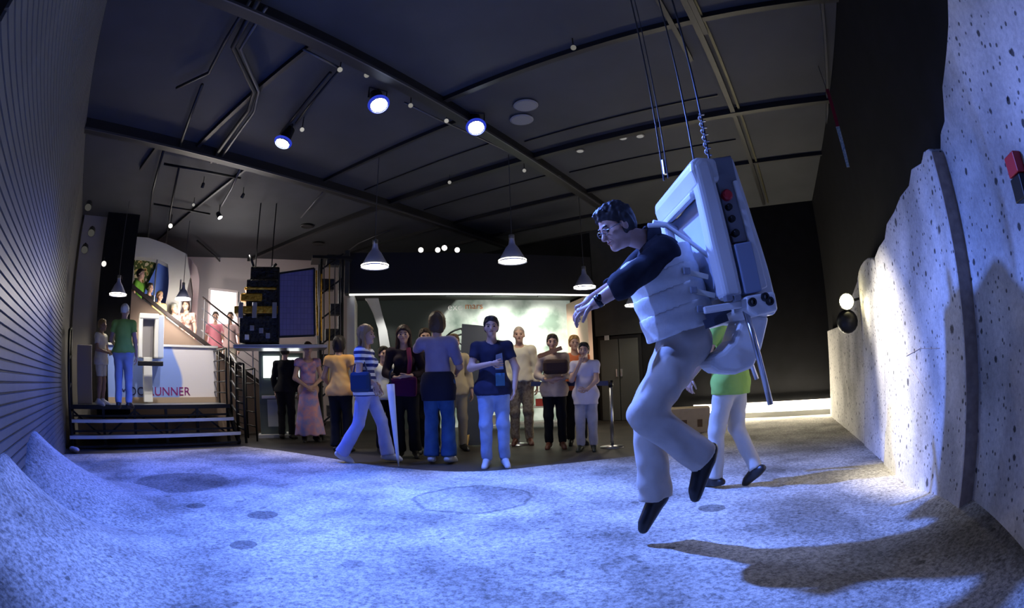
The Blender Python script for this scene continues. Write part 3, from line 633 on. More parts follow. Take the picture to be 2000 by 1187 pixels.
# ================================================================== SATELLITE MODEL
SAT = 8.8
sp0 = dp(560, 600, SAT); n_s = sp0[:2] / np.linalg.norm(sp0[:2]); SR = math.atan2(-n_s[0], n_s[1])
bz = dp(560, 680, SAT)[2]
sat = thing('satellite_model', 'black and gold satellite model with a violet solar panel', 'satellite', (sp0[0], sp0[1], bz), SR)
def sl(px, py, dy=0.0):
    p = hp(px, py, (sp0[0] + n_s[0] * dy, sp0[1] + n_s[1] * dy, 0), n_s); q = frame_of(sat).inverted() @ Vector(p); return q
M_foil = mat('black foil', (.012, .012, .014), .25, .6, col2=(.05, .045, .035), scale=25, bump=.9)
M_gold = mat('gold foil', (.75, .42, .05), .28, .95, col2=(.45, .22, .02), scale=22, bump=.9)
def sbox(name, x0, y0, x1, y1, d0, d1, m, bevel=.02, par=None):
    a = sl(x0, y0, d0); c = sl(x1, y1, d0)
    return MB().box(((a.x + c.x) / 2, (d0 + d1) / 2, (a.z + c.z) / 2), (abs(c.x - a.x), abs(d1 - d0), abs(c.z - a.z))).build(name, m, par or sat, bevel=bevel)
bus = sbox('bus', 482, 545, 545, 672, -.25, .5, M_foil)
sbox('bus_lower', 468, 615, 545, 670, -.3, .4, M_foil)
sbox('upper_deck', 490, 520, 545, 550, -.1, .35, M_foil)
sbox('gold_band', 457, 597, 545, 612, -.36, .3, M_gold); sbox('gold_cap', 470, 572, 512, 588, -.3, .25, M_gold); sbox('gold_band', 477, 560, 540, 566, -.3, .25, M_gold)
for x in (470, 497, 536): sbox('bracket', x - 4, 590, x + 4, 620, -.4, -.32, M_alu, .004)
for x, y in ((482, 658), (492, 640), (510, 645), (523, 655)): sbox('instrument', x - 4, y - 5, x + 4, y + 5, -.36, -.28, M_white if x == 482 else M_alu, .004)
for (a, b_) in (((495, 520), (488, 498)), ((505, 540), (497, 535)), ((530, 525), (540, 515))): MB().tube([sl(*a, 0), sl(*b_, 0)], .025, 8).build('thruster', M_black, sat, smooth=True)
def pan_mat():
    m = bpy.data.materials.new('solar cells'); m.use_nodes = True; nt = m.node_tree; b = nt.nodes['Principled BSDF']; N = nt.nodes.new
    tc = N('ShaderNodeTexCoord'); br = N('ShaderNodeTexBrick'); mp = N('ShaderNodeMapping'); mp.inputs['Rotation'].default_value = (PI / 2, 0, 0)
    nt.links.new(tc.outputs['Object'], mp.inputs[0]); nt.links.new(mp.outputs[0], br.inputs['Vector']); br.offset = 0
    br.inputs['Color1'].default_value = (.13, .12, .25, 1); br.inputs['Color2'].default_value = (.15, .14, .28, 1); br.inputs['Mortar'].default_value = (.08, .08, .16, 1)
    br.inputs['Scale'].default_value = 1; br.inputs['Brick Width'].default_value = .06; br.inputs['Row Height'].default_value = .09; br.inputs['Mortar Size'].default_value = .003
    nt.links.new(br.outputs['Color'], b.inputs['Base Color']); b.inputs['Roughness'].default_value = .45; return m
P4 = [sl(545, 534, -.45), sl(614, 524, -.45), sl(615, 655, -.45), sl(545, 658, -.45)]
pnl = MB().prism(P4, (0, .04, 0)).build('solar_panel', pan_mat(), sat)
fr = MB()
for i in range(4): fr.bar(P4[i], P4[(i + 1) % 4], .03, .03)
fr.build('panel_frame', M_black, pnl)
MB().bar(sl(618, 528, -.4), sl(620, 655, -.4), .03, .03).build('gold_edge', M_gold, pnl)
MB().tube([sl(628, 535, -.2), sl(628, 665, -.2)], .014, 6).build('gold_pole', M_gold, sat)
sbox('base_tray', 455, 672, 640, 679, -.45, .4, M_alu, .01)
[MB().tube([(x, .1, 1.2), (x, .1, CEIL - bz)], .012, 6).build('hanging_rod', M_black, sat) for x in (-.6, -.3)]
# dark scaffold tower right of it
tw0 = dp(645, 600, 9.2)
tw = thing('scaffold_tower', 'dark scaffold tower hung with cables between satellite and booth', 'tower', (tw0[0], tw0[1], 0), SR)
for i, (x, y) in enumerate(((-.2, -.2), (.2, -.2), (.2, .25), (-.2, .25))): MB().tube([(x, y, 0), (x, y, 3.2)], .03, 8).build('post', M_black, tw)
for k in range(7):
    z = .3 + .45 * k
    MB().bar((-.2, -.2, z), (.2, -.2, z + .3), .03, .03).build('brace', M_black, tw)
    MB().box((.02 + .1 * math.sin(k * 2.1), -.05, z + .2), (.24, .2, .2)).build('equipment_box', mat('dark kit', (.02, .02, .022), .4, col2=(.07, .065, .06), scale=18), tw, bevel=.01)
for k in range(4): MB().tube([(-.15 + .1 * k, -.22, 3.1), (-.13 + .1 * k, -.24, 2), (-.16 + .1 * k, -.22, 1.0)], .012, 6).build('cable', mat('gold cable', (.4, .26, .05), .4, .5) if k == 1 else M_rail, tw)
MB().box((0, 0, 3.22), (.75, .55, .05)).build('cap_plate', M_black, tw)
# lit kiosks under the satellite
for px0, px1, py0, py1, dist, lab in ((512, 553, 692, 770, 9.6, 'glowing white kiosk screen left of the person in black'), (560, 590, 695, 730, 10.0, 'small glowing kiosk screen behind the flowered dress')):
    c = dp((px0 + px1) / 2, 800, dist); kz1 = dp((px0 + px1) / 2, py0, dist)[2]; wd = (px1 - px0) / 990 * dist
    kk = thing('kiosk', lab, 'kiosk', (c[0], c[1], 0), math.atan2(-c[0], c[1]), 'lit kiosks under the satellite')
    MB().box((0, .06, kz1 / 2 + .03), (wd + .1, .1, kz1 + .06)).build('body', mat('kiosk grey green', (.12, .15, .14), .5), kk, bevel=.01)
    MB().box((0, 0, kz1 - .23), (wd * .8, .03, .4)).build('screen', emat('kiosk screen', (.95, 1, .97), 2.5), kk)
    MB().box((0, -.05, .75), (wd, .25, .05)).build('shelf', M_white, kk)
    MB().box((0, 0.02, .45), (wd * .5, .05, .5)).build('poster', mat('kiosk poster', (.6, .62, .6), .6), kk)
    MB().box((0, .05, .03), (wd + .2, .4, .06)).build('base', M_white, kk)

# ================================================================== EXHIBITION BOOTH
BX = np.array([.968, .252]); B0 = np.array([-2.95, 8.8]); BRZ = math.atan2(BX[1], BX[0]); BL = 4.76; BN = np.array([-.252, .968])
bt = thing('exhibition_booth', 'dark booth with black fascia, lit edge and bright planet backdrop', 'booth', (*B0, 0), BRZ)
def bh(px, py, yl):
    p = hp(px, py, (*(B0 + BN * yl), 0), BN); return (p[:2] - B0) @ BX, p[2]
MB().box((BL / 2, .1, 3.0), (BL, .2, .78)).build('fascia', mat('fascia black', (.008, .008, .012), .55), bt)
MB().box((BL / 2, -.01, 2.595), (BL, .03, .028)).build('light_edge', emat('edge light', (1, .98, .9), 2.2), bt)
MB().box((BL / 2, .7, 2.72), (BL, 1.3, .06)).build('booth_ceiling', M_dgrey, bt)
MB().box((.05, .7, 1.3), (.09, 1.2, 2.6)).build('side_wall', M_white, bt)
MB().box((BL - .05, .7, 1.3), (.09, 1.2, 2.6)).build('side_wall', mat('peach wall', (.75, .5, .38), .6), bt)
MB().box((-.04, -.01, 3.0), (.08, .3, .8)).build('fascia_end', M_dgrey, bt)
def back_mat():
    m = bpy.data.materials.new('planet backdrop'); m.use_nodes = True; nt = m.node_tree; b = nt.nodes['Principled BSDF']; N = nt.nodes.new; Lk = nt.links.new
    tc = N('ShaderNodeTexCoord'); d = N('ShaderNodeVectorMath'); d.operation = 'DISTANCE'; Lk(tc.outputs['Object'], d.inputs[0]); d.inputs[1].default_value = (cxp, 1.28, czp)
    r = N('ShaderNodeMapRange'); r.inputs['From Min'].default_value = rp; r.inputs['From Max'].default_value = rp - .06; Lk(d.outputs['Value'], r.inputs['Value'])
    n = N('ShaderNodeTexNoise'); n.inputs['Scale'].default_value = 2.2; n.inputs['Detail'].default_value = 5; Lk(tc.outputs['Object'], n.inputs['Vector'])
    c1 = N('ShaderNodeValToRGB'); c1.color_ramp.elements[0].color = (.12, .17, .13, 1); c1.color_ramp.elements[1].color = (.42, .47, .41, 1); c1.color_ramp.elements[0].position = .35; c1.color_ramp.elements[1].position = .62; Lk(n.outputs['Fac'], c1.inputs[0])
    mx = N('ShaderNodeMix'); mx.data_type = 'RGBA'; Lk(r.outputs[0], mx.inputs[0]); mx.inputs[6].default_value = (.012, .015, .012, 1); Lk(c1.outputs[0], mx.inputs[7])
    Lk(mx.outputs[2], b.inputs['Base Color']); b.inputs['Roughness'].default_value = .5
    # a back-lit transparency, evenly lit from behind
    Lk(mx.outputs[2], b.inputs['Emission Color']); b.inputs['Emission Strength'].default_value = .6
    return m
c_ = bh(1075, 770, 1.28); e_ = bh(840, 655, 1.28); g_ = bh(1000, 650, 1.28); cxp, czp = c_; rp = math.hypot(e_[0] - c_[0], e_[1] - c_[1])
MB().box((BL / 2, 1.33, 1.35), (BL, .1, 2.7)).build('back_panel', back_mat(), bt)
# floods added under the booth ceiling to brighten backdrop and rib
xg, zg = bh(1015, 640, 2.2)
for k in range(3):
    x = 2.1 + .95 * k; q = B0 + BX * x + BN * .45
    lb = MB().box((x, .45, 2.66), (.5, .12, .06)).build('added_flood', M_black, bt)
    tg = B0 + BX * (x + .1) + BN * 1.3
    light('flood_beam', 'SPOT', (*q, 2.6), BOOTH_W * (.15, 1.0, .8)[k], (1, 1, .93), bt, (*tg, 1.6), .1, 110, .8)
q = B0 + BX * .55 + BN * .3; MB().box((.55, .3, 2.66), (.3, .12, .06)).build('added_flood', M_black, bt); light('flood_beam', 'SPOT', (*q, 2.58), 45, (1, 1, .95), bt, (*(B0 + BX * .75 + BN * 1.0), 1.7), .08, 60, .8)  # small flood added to brighten the white rib
x1_, z1_ = bh(874, 606, 1.26)
text('lettering', 'exo', .22, mat('white print', (.9, .9, .88), .5), bt, (x1_, 1.26, z1_), (PI / 2, 0, 0)); text('lettering', 'mars', .2, mat('orange print', (.8, .3, .1), .5), bt, (bh(908, 606, 1.26)[0], 1.26, z1_ + .03), (PI / 2, 0, 0))
# curved white rib and black spoked wheel inside the booth
rb = thing('curved_white_rib', 'curved white rib panel at the left side of the booth', 'panel', (*B0, 0), BRZ)
O = [bh(x, y, 1.0) for x, y in ((700, 573), (716, 585), (728, 610), (738, 640), (744, 690), (748, 760), (748, 840))]; I = [bh(x, y, 1.0) for x, y in ((737, 573), (741, 590), (747, 615), (756, 645), (764, 690), (768, 760), (768, 840))]
PP = [(x, 1.0, max(z, .0)) for x, z in O] + [(x, 1.0, max(z, .0)) for x, z in I[::-1]]
b = MB(); k = len(O)
vs = [(x, 1.0, max(z, 0.0)) for x, z in O] + [(x, 1.0, max(z, 0.0)) for x, z in I]; vs += [(x, 1.25, z) for x, y, z in vs]
fs = []
for i in range(k - 1): fs += [(i, i + 1, k + i + 1, k + i), (2 * k + i, 3 * k + i, 3 * k + i + 1, 2 * k + i + 1), (i, 2 * k + i, 2 * k + i + 1, i + 1), (k + i, k + i + 1, 3 * k + i + 1, 3 * k + i)]
fs += [(0, k, 3 * k, 2 * k), (k - 1, 3 * k - 1, 4 * k - 1, 2 * k - 1)]
b.add(vs, fs).build('rib', M_white, rb)
MB().box((bh(684, 690, .3)[0] - .02, .3, 1.3), (.07, .1, 2.56)).build('upright', M_white, rb)
xw, zw = bh(908, 690, 1.05)
wh = thing('spoked_wheel', 'large black spiral spoked wheel behind the leaning board', 'wheel', (*(B0 + BX * xw + BN * 1.05), 0), BRZ)
for rr in (.52, .4): 
    MB().tube([(rr * math.cos(a), 0, zw + rr * math.sin(a)) for a in np.linspace(0, 2 * PI, 33)], .022, 6, caps=False).build('rim', M_black, wh, smooth=True)
for k in range(8):
    MB().tube([(r_ * math.cos(2 * PI * k / 8 + r_ * 1.8), 0, zw + r_ * math.sin(2 * PI * k / 8 + r_ * 1.8)) for r_ in (.06, .2, .35, .5)], .018, 6).build('spoke', M_black, wh, smooth=True)
MB().ball((0, 0, zw), .08, 12, 8).build('hub', M_black, wh, smooth=True)
MB().tube([(0, .05, zw), (0, .05, 0)], .03, 8).build('stand', M_black, wh)
# leaning board with its little wooden foot
q = gp(921, 872); b0 = thing('leaning_board', 'tall dark grey display board leaning behind the young man in jeans', 'board', q, math.atan2(-q[0], q[1]))
sc_ = math.hypot(*q[:2]) / 990
zt2 = ztop(920, 628, q)
MB().prism([(-26 * sc_, 0, .02), (24 * sc_, 0, .02), (56 * sc_, .25, zt2 - .06), (-11 * sc_, .25, zt2)], (0, .05, 0)).build('board', mat('board slate', (.075, .085, .11), .45), b0, bevel=.006)
MB().bar((-10 * sc_, .1, .02), (5 * sc_, .5, .02), .06, .05).build('wood_foot', mat('pine', (.55, .35, .12), .6), b0); MB().bar((-12 * sc_, -.15, .03), (-4 * sc_, .1, .2), .05, .05).build('wood_foot', mat('pine', (.5, .3, .1), .6), b0)
# belt barrier
def stanchion(px, py, pyt, lab):
    p = gp(px, py); t = thing('barrier_post', lab, 'barrier post', p, 0, 'belt barrier posts'); z = ztop(px, pyt, p)
    MB().lathe([(.17, .0), (.17, .012), (.05, .03), (.03, .035)], (0, 0, 0), 24, cap0=True).build('base', M_alu, t, smooth=True)
    MB().tube([(0, 0, .03), (0, 0, z - .08)], .026, 12).build('pole', M_alu, t, smooth=True)
    MB().tube([(0, 0, z - .09), (0, 0, z)], .034, 12).build('belt_head', M_black, t, smooth=True)
    return p, z
pa, za = stanchion(1196, 873, 742, 'silver barrier post at the right end of the blue belt')
pb, zb2 = stanchion(1012, 868, 744, 'silver barrier post behind the young man in jeans')
o = MB().prism([pa + np.array([0, 0, za - .075]), pb + np.array([0, 0, zb2 - .075]), pb + np.array([0, 0, zb2 - .01]), pa + np.array([0, 0, za - .01])], (.004, .006, 0)).build('barrier_belt', mat('belt blue', (.02, .035, .14), .6)); tag(o, 'navy blue belt stretched between the silver barrier posts', 'belt')
# low shelf with leaflets behind the barrier
q = gp(1030, 836); sf = thing('display_shelf', 'low white display shelf in front of the bright backdrop', 'shelf', q, math.atan2(-q[0], q[1]))
for z in (.12, .42, .72): MB().box((0, 0, z), (1.7, .4, .03)).build('shelf_board', M_white, sf)
for x in (-.82, 0, .82): MB().box((x, .15, .38), (.04, .04, .76)).build('upright', M_black, sf)
for x, z, c in ((-.5, .735, (.7, .7, .65)), (.3, .435, (.5, .06, .05)), (.55, .435, (.7, .68, .6)), (-.25, .435, (.2, .25, .2)), (.62, .735, (.15, .18, .14)), (-.6, .135, (.6, .6, .55))):
    p_ = frame_of(sf) @ Vector((x, -.02, z)); o = MB().box((0, 0, .07), (.24, .18, .14)).build('leaflet_box', mat('leaflet %s' % str(c), c, .6), None, bevel=.004); o.location = p_; o.rotation_euler = (0, 0, math.atan2(-q[0], q[1]))
    tag(o, {(.7, .7, .65): 'pale leaflet box on the top board of the low shelf', (.5, .06, .05): 'red leaflet box on the low white shelf', (.7, .68, .6): 'cream leaflet box beside the red one on the low shelf', (.2, .25, .2): 'dark green leaflet box on the middle board of the low shelf', (.15, .18, .14): 'dark leaflet box at the end of the top shelf board', (.6, .6, .55): 'grey leaflet box on the lowest board of the shelf'}[c], 'box', 'leaflet boxes on the low shelf')
# cardboard box
q = gp(1348, 846); cb = thing('cardboard_box', 'beige printed cardboard box on the floor behind the moonwalker', 'box', q, math.radians(-18))
hb = ztop(1348, 797, q)
MB().box((0, .2, hb / 2), (.66, .45, hb)).build('carton', mat('cardboard', (.52, .42, .29), .8, col2=(.58, .47, .34), scale=8), cb, bevel=.008)
for k in range(2): MB().box((-.1 + .26 * k, -.028, hb * .4), (.1 - .02 * k, .004, .12)).build('print_mark', mat('carton print', (.15, .09, .05), .7), cb)
MB().box((0, .2, hb + .003), (.66, .06, .006)).build('tape', mat('tape', (.4, .3, .18), .4), cb)
# ================================================================== PEOPLE: smooth-union body fields turned into one surface
def A(*v): return np.array(v, dtype=np.float32)
def surf(fn, lo, hi, h):
    lo = np.array(lo, np.float32) - 2 * h; hi = np.array(hi, np.float32) + 2 * h
    n = np.ceil((hi - lo) / h).astype(int) + 1
    ax = [lo[i] + h * np.arange(n[i], dtype=np.float32) for i in range(3)]
    P = np.stack(np.meshgrid(*ax, indexing='ij'), -1)
    F = fn(P).astype(np.float32); s = F < 0
    c = [(i, j, k) for i in (0, 1) for j in (0, 1) for k in (0, 1)]
    def sub(a, o): return a[o[0]:n[0] - 1 + o[0], o[1]:n[1] - 1 + o[1], o[2]:n[2] - 1 + o[2]]
    cnt = sum(sub(s, o).astype(np.int8) for o in c); mix = (cnt > 0) & (cnt < 8)
    I = np.argwhere(mix)
    if len(I) == 0: return [], []
    acc = np.zeros((len(I), 3), np.float32); num = np.zeros(len(I), np.float32)
    for a in c:
        for d in range(3):
            if a[d]: continue
            b = list(a); b[d] = 1
            fa = F[I[:, 0] + a[0], I[:, 1] + a[1], I[:, 2] + a[2]]; fb = F[I[:, 0] + b[0], I[:, 1] + b[1], I[:, 2] + b[2]]
            m = (fa < 0) != (fb < 0); t = np.where(m, fa / np.where(m, fa - fb, 1), 0)
            p = np.tile(np.array(a, np.float32), (len(I), 1)); p[:, d] = t
            acc += p * m[:, None]; num += m
    V = lo + h * (I + acc / num[:, None])
    idx = -np.ones(n - 1, int); idx[mix] = np.arange(len(I)); fs = []
    for d in range(3):
        e1, e2 = (d + 1) % 3, (d + 2) % 3
        sl0 = [slice(None)] * 3; sl1 = [slice(None)] * 3; sl0[d] = slice(0, n[d] - 1); sl1[d] = slice(1, n[d])
        ch = s[tuple(sl0)] != s[tuple(sl1)]; Q = np.argwhere(ch); Q = Q[(Q[:, e1] > 0) & (Q[:, e2] > 0) & (Q[:, e1] < n[e1] - 1) & (Q[:, e2] < n[e2] - 1)]
        ins = s[tuple(Q.T)]
        def cell(o1, o2): q = Q.copy(); q[:, e1] += o1; q[:, e2] += o2; return idx[tuple(q.T)]
        q4 = np.stack([cell(-1, -1), cell(0, -1), cell(0, 0), cell(-1, 0)], 1)
        q4 = np.where(ins[:, None], q4, q4[:, ::-1]); fs.append(q4)
    return V, np.concatenate(fs)
def seg(P, a, b, ra, rb, flat=None, fk=1.0, cut=False, cut0=False):
    a = np.asarray(a, np.float32); b = np.asarray(b, np.float32); ab = b - a; L2 = float(ab @ ab) + 1e-9
    v = P - a; t = np.clip((v @ ab) / L2, 0, 1); q = v - t[..., None] * ab
    if flat is not None:
        dpt = q @ np.asarray(flat, np.float32); d = np.sqrt(np.maximum((q * q).sum(-1) + (fk * fk - 1) * dpt * dpt, 1e-12))
    else: d = np.sqrt(np.maximum((q * q).sum(-1), 1e-12))
    d = d - (ra + (rb - ra) * t)
    L = math.sqrt(L2)
    if cut: d = np.maximum(d, (P - b) @ (ab / L))
    if cut0: d = np.maximum(d, -(v @ (ab / L)))
    return d
def ell(P, c, r, R=None):
    q = P - np.asarray(c, np.float32)
    if R is not None: q = q @ np.asarray(R, np.float32)
    r = np.asarray(r, np.float32); k = np.sqrt((q / r * (q / r)).sum(-1) + 1e-9); return (k - 1) * float(r.min())
def smin(a, b, k):
    h = np.clip(.5 + .5 * (b - a) / k, 0, 1); return b + (a - b) * h - k * h * (1 - h)
def smax(a, b, k): return -smin(-a, -b, k)
def union(L, k):
    o = L[0]
    for x in L[1:]: o = smin(o, x, k)
    return o
def bbox(pts, pad):
    p = np.array(pts, float); return p.min(0) - pad, p.max(0) + pad
def mesh_of(parts, name, mats, parent):
    b = MB()
    me = bpy.data.meshes.new(name); vs = []; fs = []; mi = []
    for V, Fq, m in parts:
        k = len(vs); vs += [tuple(map(float, v)) for v in V]; fs += [tuple(int(i) + k for i in f) for f in Fq]; mi += [m] * len(Fq)
    me.from_pydata(vs, [], fs); me.update()
    for m in mats: me.materials.append(m)
    me.polygons.foreach_set('material_index', mi); me.polygons.foreach_set('use_smooth', [True] * len(mi))
    o = lin(bpy.data.objects.new(name, me)); o.parent = parent; return o
def wr(P, amp, f=38.0):
    return amp * np.sin(P[..., 2] * f + 3 * np.sin(P[..., 0] * f * .4)) * np.sin(P[..., 0] * f * .6 + 2 * np.sin(P[..., 2] * f * .3) + P[..., 1] * f * .5)
SKIN = {}
def skin(c): return mat('skin %s' % str(c), c, .5, spec=.35)
M_eye = mat('eye', (.015, .01, .008), .2); M_lip = mat('lip', (.32, .1, .09), .5)
def cloth(c, c2=None, sc=9, sharp=None, rough=.85): return mat('cloth %s %s %s' % (str(c), str(c2), sc), c, rough, col2=c2, scale=sc, sharp=sharp, spec=.15)
def stripe_cloth(c1, c2, pitch):
    m = bpy.data.materials.new('striped cloth'); m.use_nodes = True; nt = m.node_tree; b = nt.nodes['Principled BSDF']; N = nt.nodes.new
    tc = N('ShaderNodeTexCoord'); w_ = N('ShaderNodeTexWave'); w_.bands_direction = 'Z'; w_.inputs['Scale'].default_value = .314 / pitch; nt.links.new(tc.outputs['Object'], w_.inputs[0])
    r = N('ShaderNodeValToRGB'); r.color_ramp.interpolation = 'CONSTANT'; r.color_ramp.elements[0].color = (*c1, 1); r.color_ramp.elements[1].color = (*c2, 1); r.color_ramp.elements[1].position = .5
    nt.links.new(w_.outputs['Fac'], r.inputs[0]); nt.links.new(r.outputs[0], b.inputs['Base Color']); b.inputs['Roughness'].default_value = .85; return m

def hand(b, wrist, hd, palm_n, thumb_s, s, curl=.5, spread=.12, n=6):
    hd = Vector(hd).normalized(); pn = Vector(palm_n); pn = (pn - hd * pn.dot(hd)).normalized(); sd = hd.cross(pn).normalized() * thumb_s
    W = Vector([float(q) for q in wrist]); k0 = W + hd * .085 * s
    for i, (o, ln, r) in enumerate(((.030, .072, .0085), (.010, .08, .009), (-.010, .074, .0085), (-.029, .058, .0075))):
        a = k0 + sd * o * s - hd * .02 * s; d0 = (hd + sd * (spread * (1.2 - .8 * i))).normalized()
        pts = [a, a + d0 * .02 * s]; ang = 0
        for j in range(3):
            ang += curl * (.7 if j == 0 else .9); d = d0 * math.cos(ang) + pn * math.sin(ang)
            pts.append(pts[-1] + d * (ln * s * (.42, .32, .26)[j]))
        b.tube(pts, [r * s, r * s, r * s * .95, r * s * .88, r * s * .6], n)
    a = W + hd * .025 * s + sd * .026 * s; d0 = (hd * .75 + sd * .6 + pn * .25).normalized(); d1 = (hd * .95 + sd * .15 + pn * .45 * (1 + curl)).normalized()
    b.tube([a, a + d0 * .035 * s, a + d0 * .035 * s + d1 * .03 * s, a + d0 * .035 * s + d1 * .055 * s], [.0115 * s, .0105 * s, .0095 * s, .006 * s], n)

def build_person(root, J, fwd, up, headR, s, o):
    """J: joints in root space. o: outfit options."""
    h = o.get('h', .017); hh = o.get('hh', .008); w = o.get('w', 1.0); fem = o.get('fem', 0)
    fwd = np.asarray(fwd, np.float32)
    sk = skin(o.get('skin', (.52, .32, .24)))
    L, R_ = 'l', 'r'
    spine = (J['neck'] - J['pelvis']); spine = spine / np.linalg.norm(spine)
    sp = lambda t: J['pelvis'] + (J['neck'] - J['pelvis']) * t      # along the trunk
    def torso(P, g=0.0, low=True, top=True):
        q = []
        if low: q.append(seg(P, J['hipl'], J['hipr'], (.105 + .012 * fem) * s * w + g, (.105 + .012 * fem) * s * w + g, fwd, 1.1))
        q.append(seg(P, sp(.0), sp(.36), .135 * s * w + g, (.125 - .012 * fem) * s * w + g, fwd, 1.3))
        q.append(seg(P, sp(.42), sp(.72), (.135 - .008 * fem) * s * w + g, (.148 - .014 * fem) * s * w + g, fwd, 1.35))
        q.append(seg(P, J['shl'], J['shr'], .062 * s * w ** .5 + g, .062 * s * w ** .5 + g))
        if fem:
            rt = np.cross(fwd, spine)
            for sg in (-1, 1): q.append(np.sqrt(((P - np.asarray(sp(.62) + fwd * .085 * s + rt * sg * .07 * s, np.float32)) ** 2).sum(-1)) - (.062 * s + g))
        return q
    HC = J['head']; HR = np.asarray(headR, np.float32)
    def head(P):
        q = (P - np.asarray(HC, np.float32)) @ HR / s        # columns right, forward, up
        d = smin(ell(q, (0, -.012, .032), (.076, .098, .092)), ell(q, (0, .022, -.045), (.056, .07, .072)), .03)
        d = smin(d, seg(q, (0, .082, .012), (0, .108, -.026), .009, .014), .012)
        d = smin(d, seg(q, (-.034, .078, .026), (.034, .078, .026), .011, .011), .014)
        d = smin(d, ell(q, (0, .074, -.092), (.026, .022, .02)), .02)
        d = smin(d, seg(q, (-.018, .085, -.055), (.018, .085, -.055), .007, .007), .01)
        for sg in (-1, 1):
            d = smax(d, -(np.sqrt(((q - A(sg * .033, .104, .006)) ** 2).sum(-1)) - .017), .01)
            d = smin(d, ell(q, (sg * .079, -.004, -.006), (.01, .02, .032)), .008)
            d = smin(d, ell(q, (sg * .045, .05, -.02), (.03, .03, .03)), .02)
        return d * s
    arms = [(J['sh' + k], J['el' + k], J['wr' + k]) for k in 'lr']; legs = [(J['hip' + k], J['kn' + k], J['an' + k], J['to' + k]) for k in 'lr']
    def body(P):
        q = torso(P, -.004)
        for a, e, wv in arms:
            q += [seg(P, a, e, .052 * s * w, .042 * s), seg(P, e, wv, .042 * s, .028 * s)]
        for a, kn, an, to in legs:
            q += [seg(P, a, kn, .088 * s * w, .056 * s), seg(P, kn, kn + (an - kn) * .4, .056 * s, .056 * s), seg(P, kn + (an - kn) * .4, an, .056 * s, .037 * s), seg(P, an, to, .036 * s, .028 * s)]
        q.append(seg(P, sp(.97), HC - HR[:, 2] * .06 * s - HR[:, 1] * .015 * s, .058 * s, .052 * s))
        d = union(q, .03 * s)
        for k in 'lr':
            wv = J['wr' + k]; hd = J['hd' + k]
            d = smin(d, seg(P, wv, wv + hd * .07 * s, .028 * s, .036 * s, J['pn' + k], 2.0), .015 * s)
        return d
    pts = [J[k] for k in J if k[:2] in ('sh', 'el', 'wr', 'hi', 'kn', 'an', 'to', 'ne', 'pe')]
    lo, hi = bbox(pts, .17 * s)
    V, Fq = surf(body, lo, hi, h); parts = [(V, Fq, 0)]
    lo, hi = bbox([HC - .17 * s, HC + .17 * s], 0)
    neck = lambda P: smin(head(P), seg(P, sp(.99), HC - HR[:, 2] * .06 * s - HR[:, 1] * .015 * s, .055 * s, .05 * s), .02 * s)
    V, Fq = surf(neck, lo, hi, hh); parts.append((V, Fq, 0))
    b = MB()
    for k, sg in (('l', 1), ('r', -1)): hand(b, J['wr' + k], J['hd' + k], J['pn' + k], J.get('ts' + k, sg), s, o.get('curl', .45), n=8 if h < .012 else 5)
    hp_ = lambda x, y, z: Vector([float(c) for c in (HC + HR @ np.array([x, y, z]) * s)])
    parts.append((b.v, b.f, 0)); b = MB(); RM = Matrix([[float(c) for c in r] for r in HR])
    for sg in (-1, 1): b.ball(hp_(sg * .033, .079, .005), (.013 * s, .009 * s, .007 * s), 8, 6, R=RM)
    parts.append((b.v, b.f, 1)); b = MB()
    b.tube([hp_(-.022, .086, -.054), hp_(-.01, .0925, -.053), hp_(.01, .0925, -.053), hp_(.022, .086, -.054)], .0055 * s, 5); parts.append((b.v, b.f, 2)); b = MB()
    hm = mat('hair %s' % str(o.get('haircol', (.03, .02, .015))), o.get('haircol', (.03, .02, .015)), .55, spec=.3)
    for sg in (-1, 1): b.tube([hp_(sg * .016, .091, .027), hp_(sg * .033, .09, .033), hp_(sg * .052, .08, .028)], .004 * s, 5)
    parts.append((b.v, b.f, 3))
    bodyo = mesh_of(parts, 'body', [sk, M_eye, M_lip, hm], root)
    # hair
    st = o.get('hair', 'part')
    if st != 'bald':
        def hair(P):
            q = (P - np.asarray(HC, np.float32)) @ HR / s
            thick = {'short': .010, 'bob': .022, 'long': .018, 'pony': .012, 'part': .014, 'crop': .005, 'fringe': .018}[st]
            d = ell(q, (0, -.016, .036), (.078 + thick, .098 + thick, .092 + thick))
            line = -(q[..., 2] * .8 - q[..., 1] * .62) + {'short': .0, 'crop': .012, 'bob': -.004, 'long': -.004, 'pony': .0, 'part': .006, 'fringe': -.012}[st]
            d = smax(d, line, .012)
            if st == 'part':
                d = smin(d, smax(ell(q, (0, -.03, .0), (.088, .088, .085)), np.maximum(q[..., 1] - .02 - .3 * np.clip(q[..., 2], 0, 1), -.055 - q[..., 2]), .01), .015)
                d = smin(d, ell(q, (.0, .025, .112), (.055, .055, .016)), .02)
            if st == 'bob': d = smin(d, smax(ell(q, (0, -.035, -.02), (.1, .085, .11)), q[..., 1] - .03, .02), .02)
            if st == 'long':
                for sg in (-1, 1): d = smin(d, seg(q, (sg * .075, -.02, .03), (sg * .088, .01, -.22), .03, .026), .025)
                d = smin(d, seg(q, (0, -.07, 0), (0, -.075, -.24), .06, .06, (0, 1, 0), 1.6), .03)
            if st == 'pony': d = smin(d, seg(q, (0, -.11, .05), (0, -.15, -.12), .028, .02), .015)
            return (d + .003 * np.sin(q[..., 0] * 90 + q[..., 2] * 40 + 3 * np.sin(q[..., 1] * 60)) + .002 * np.sin(q[..., 0] * 210 + q[..., 1] * 60) * np.sin(q[..., 2] * 150)) * s
        lo, hi = bbox([HC - .16 * s, HC + .16 * s], 0); lo = lo - np.array([0, 0, .14 * s]) if st == 'long' else lo
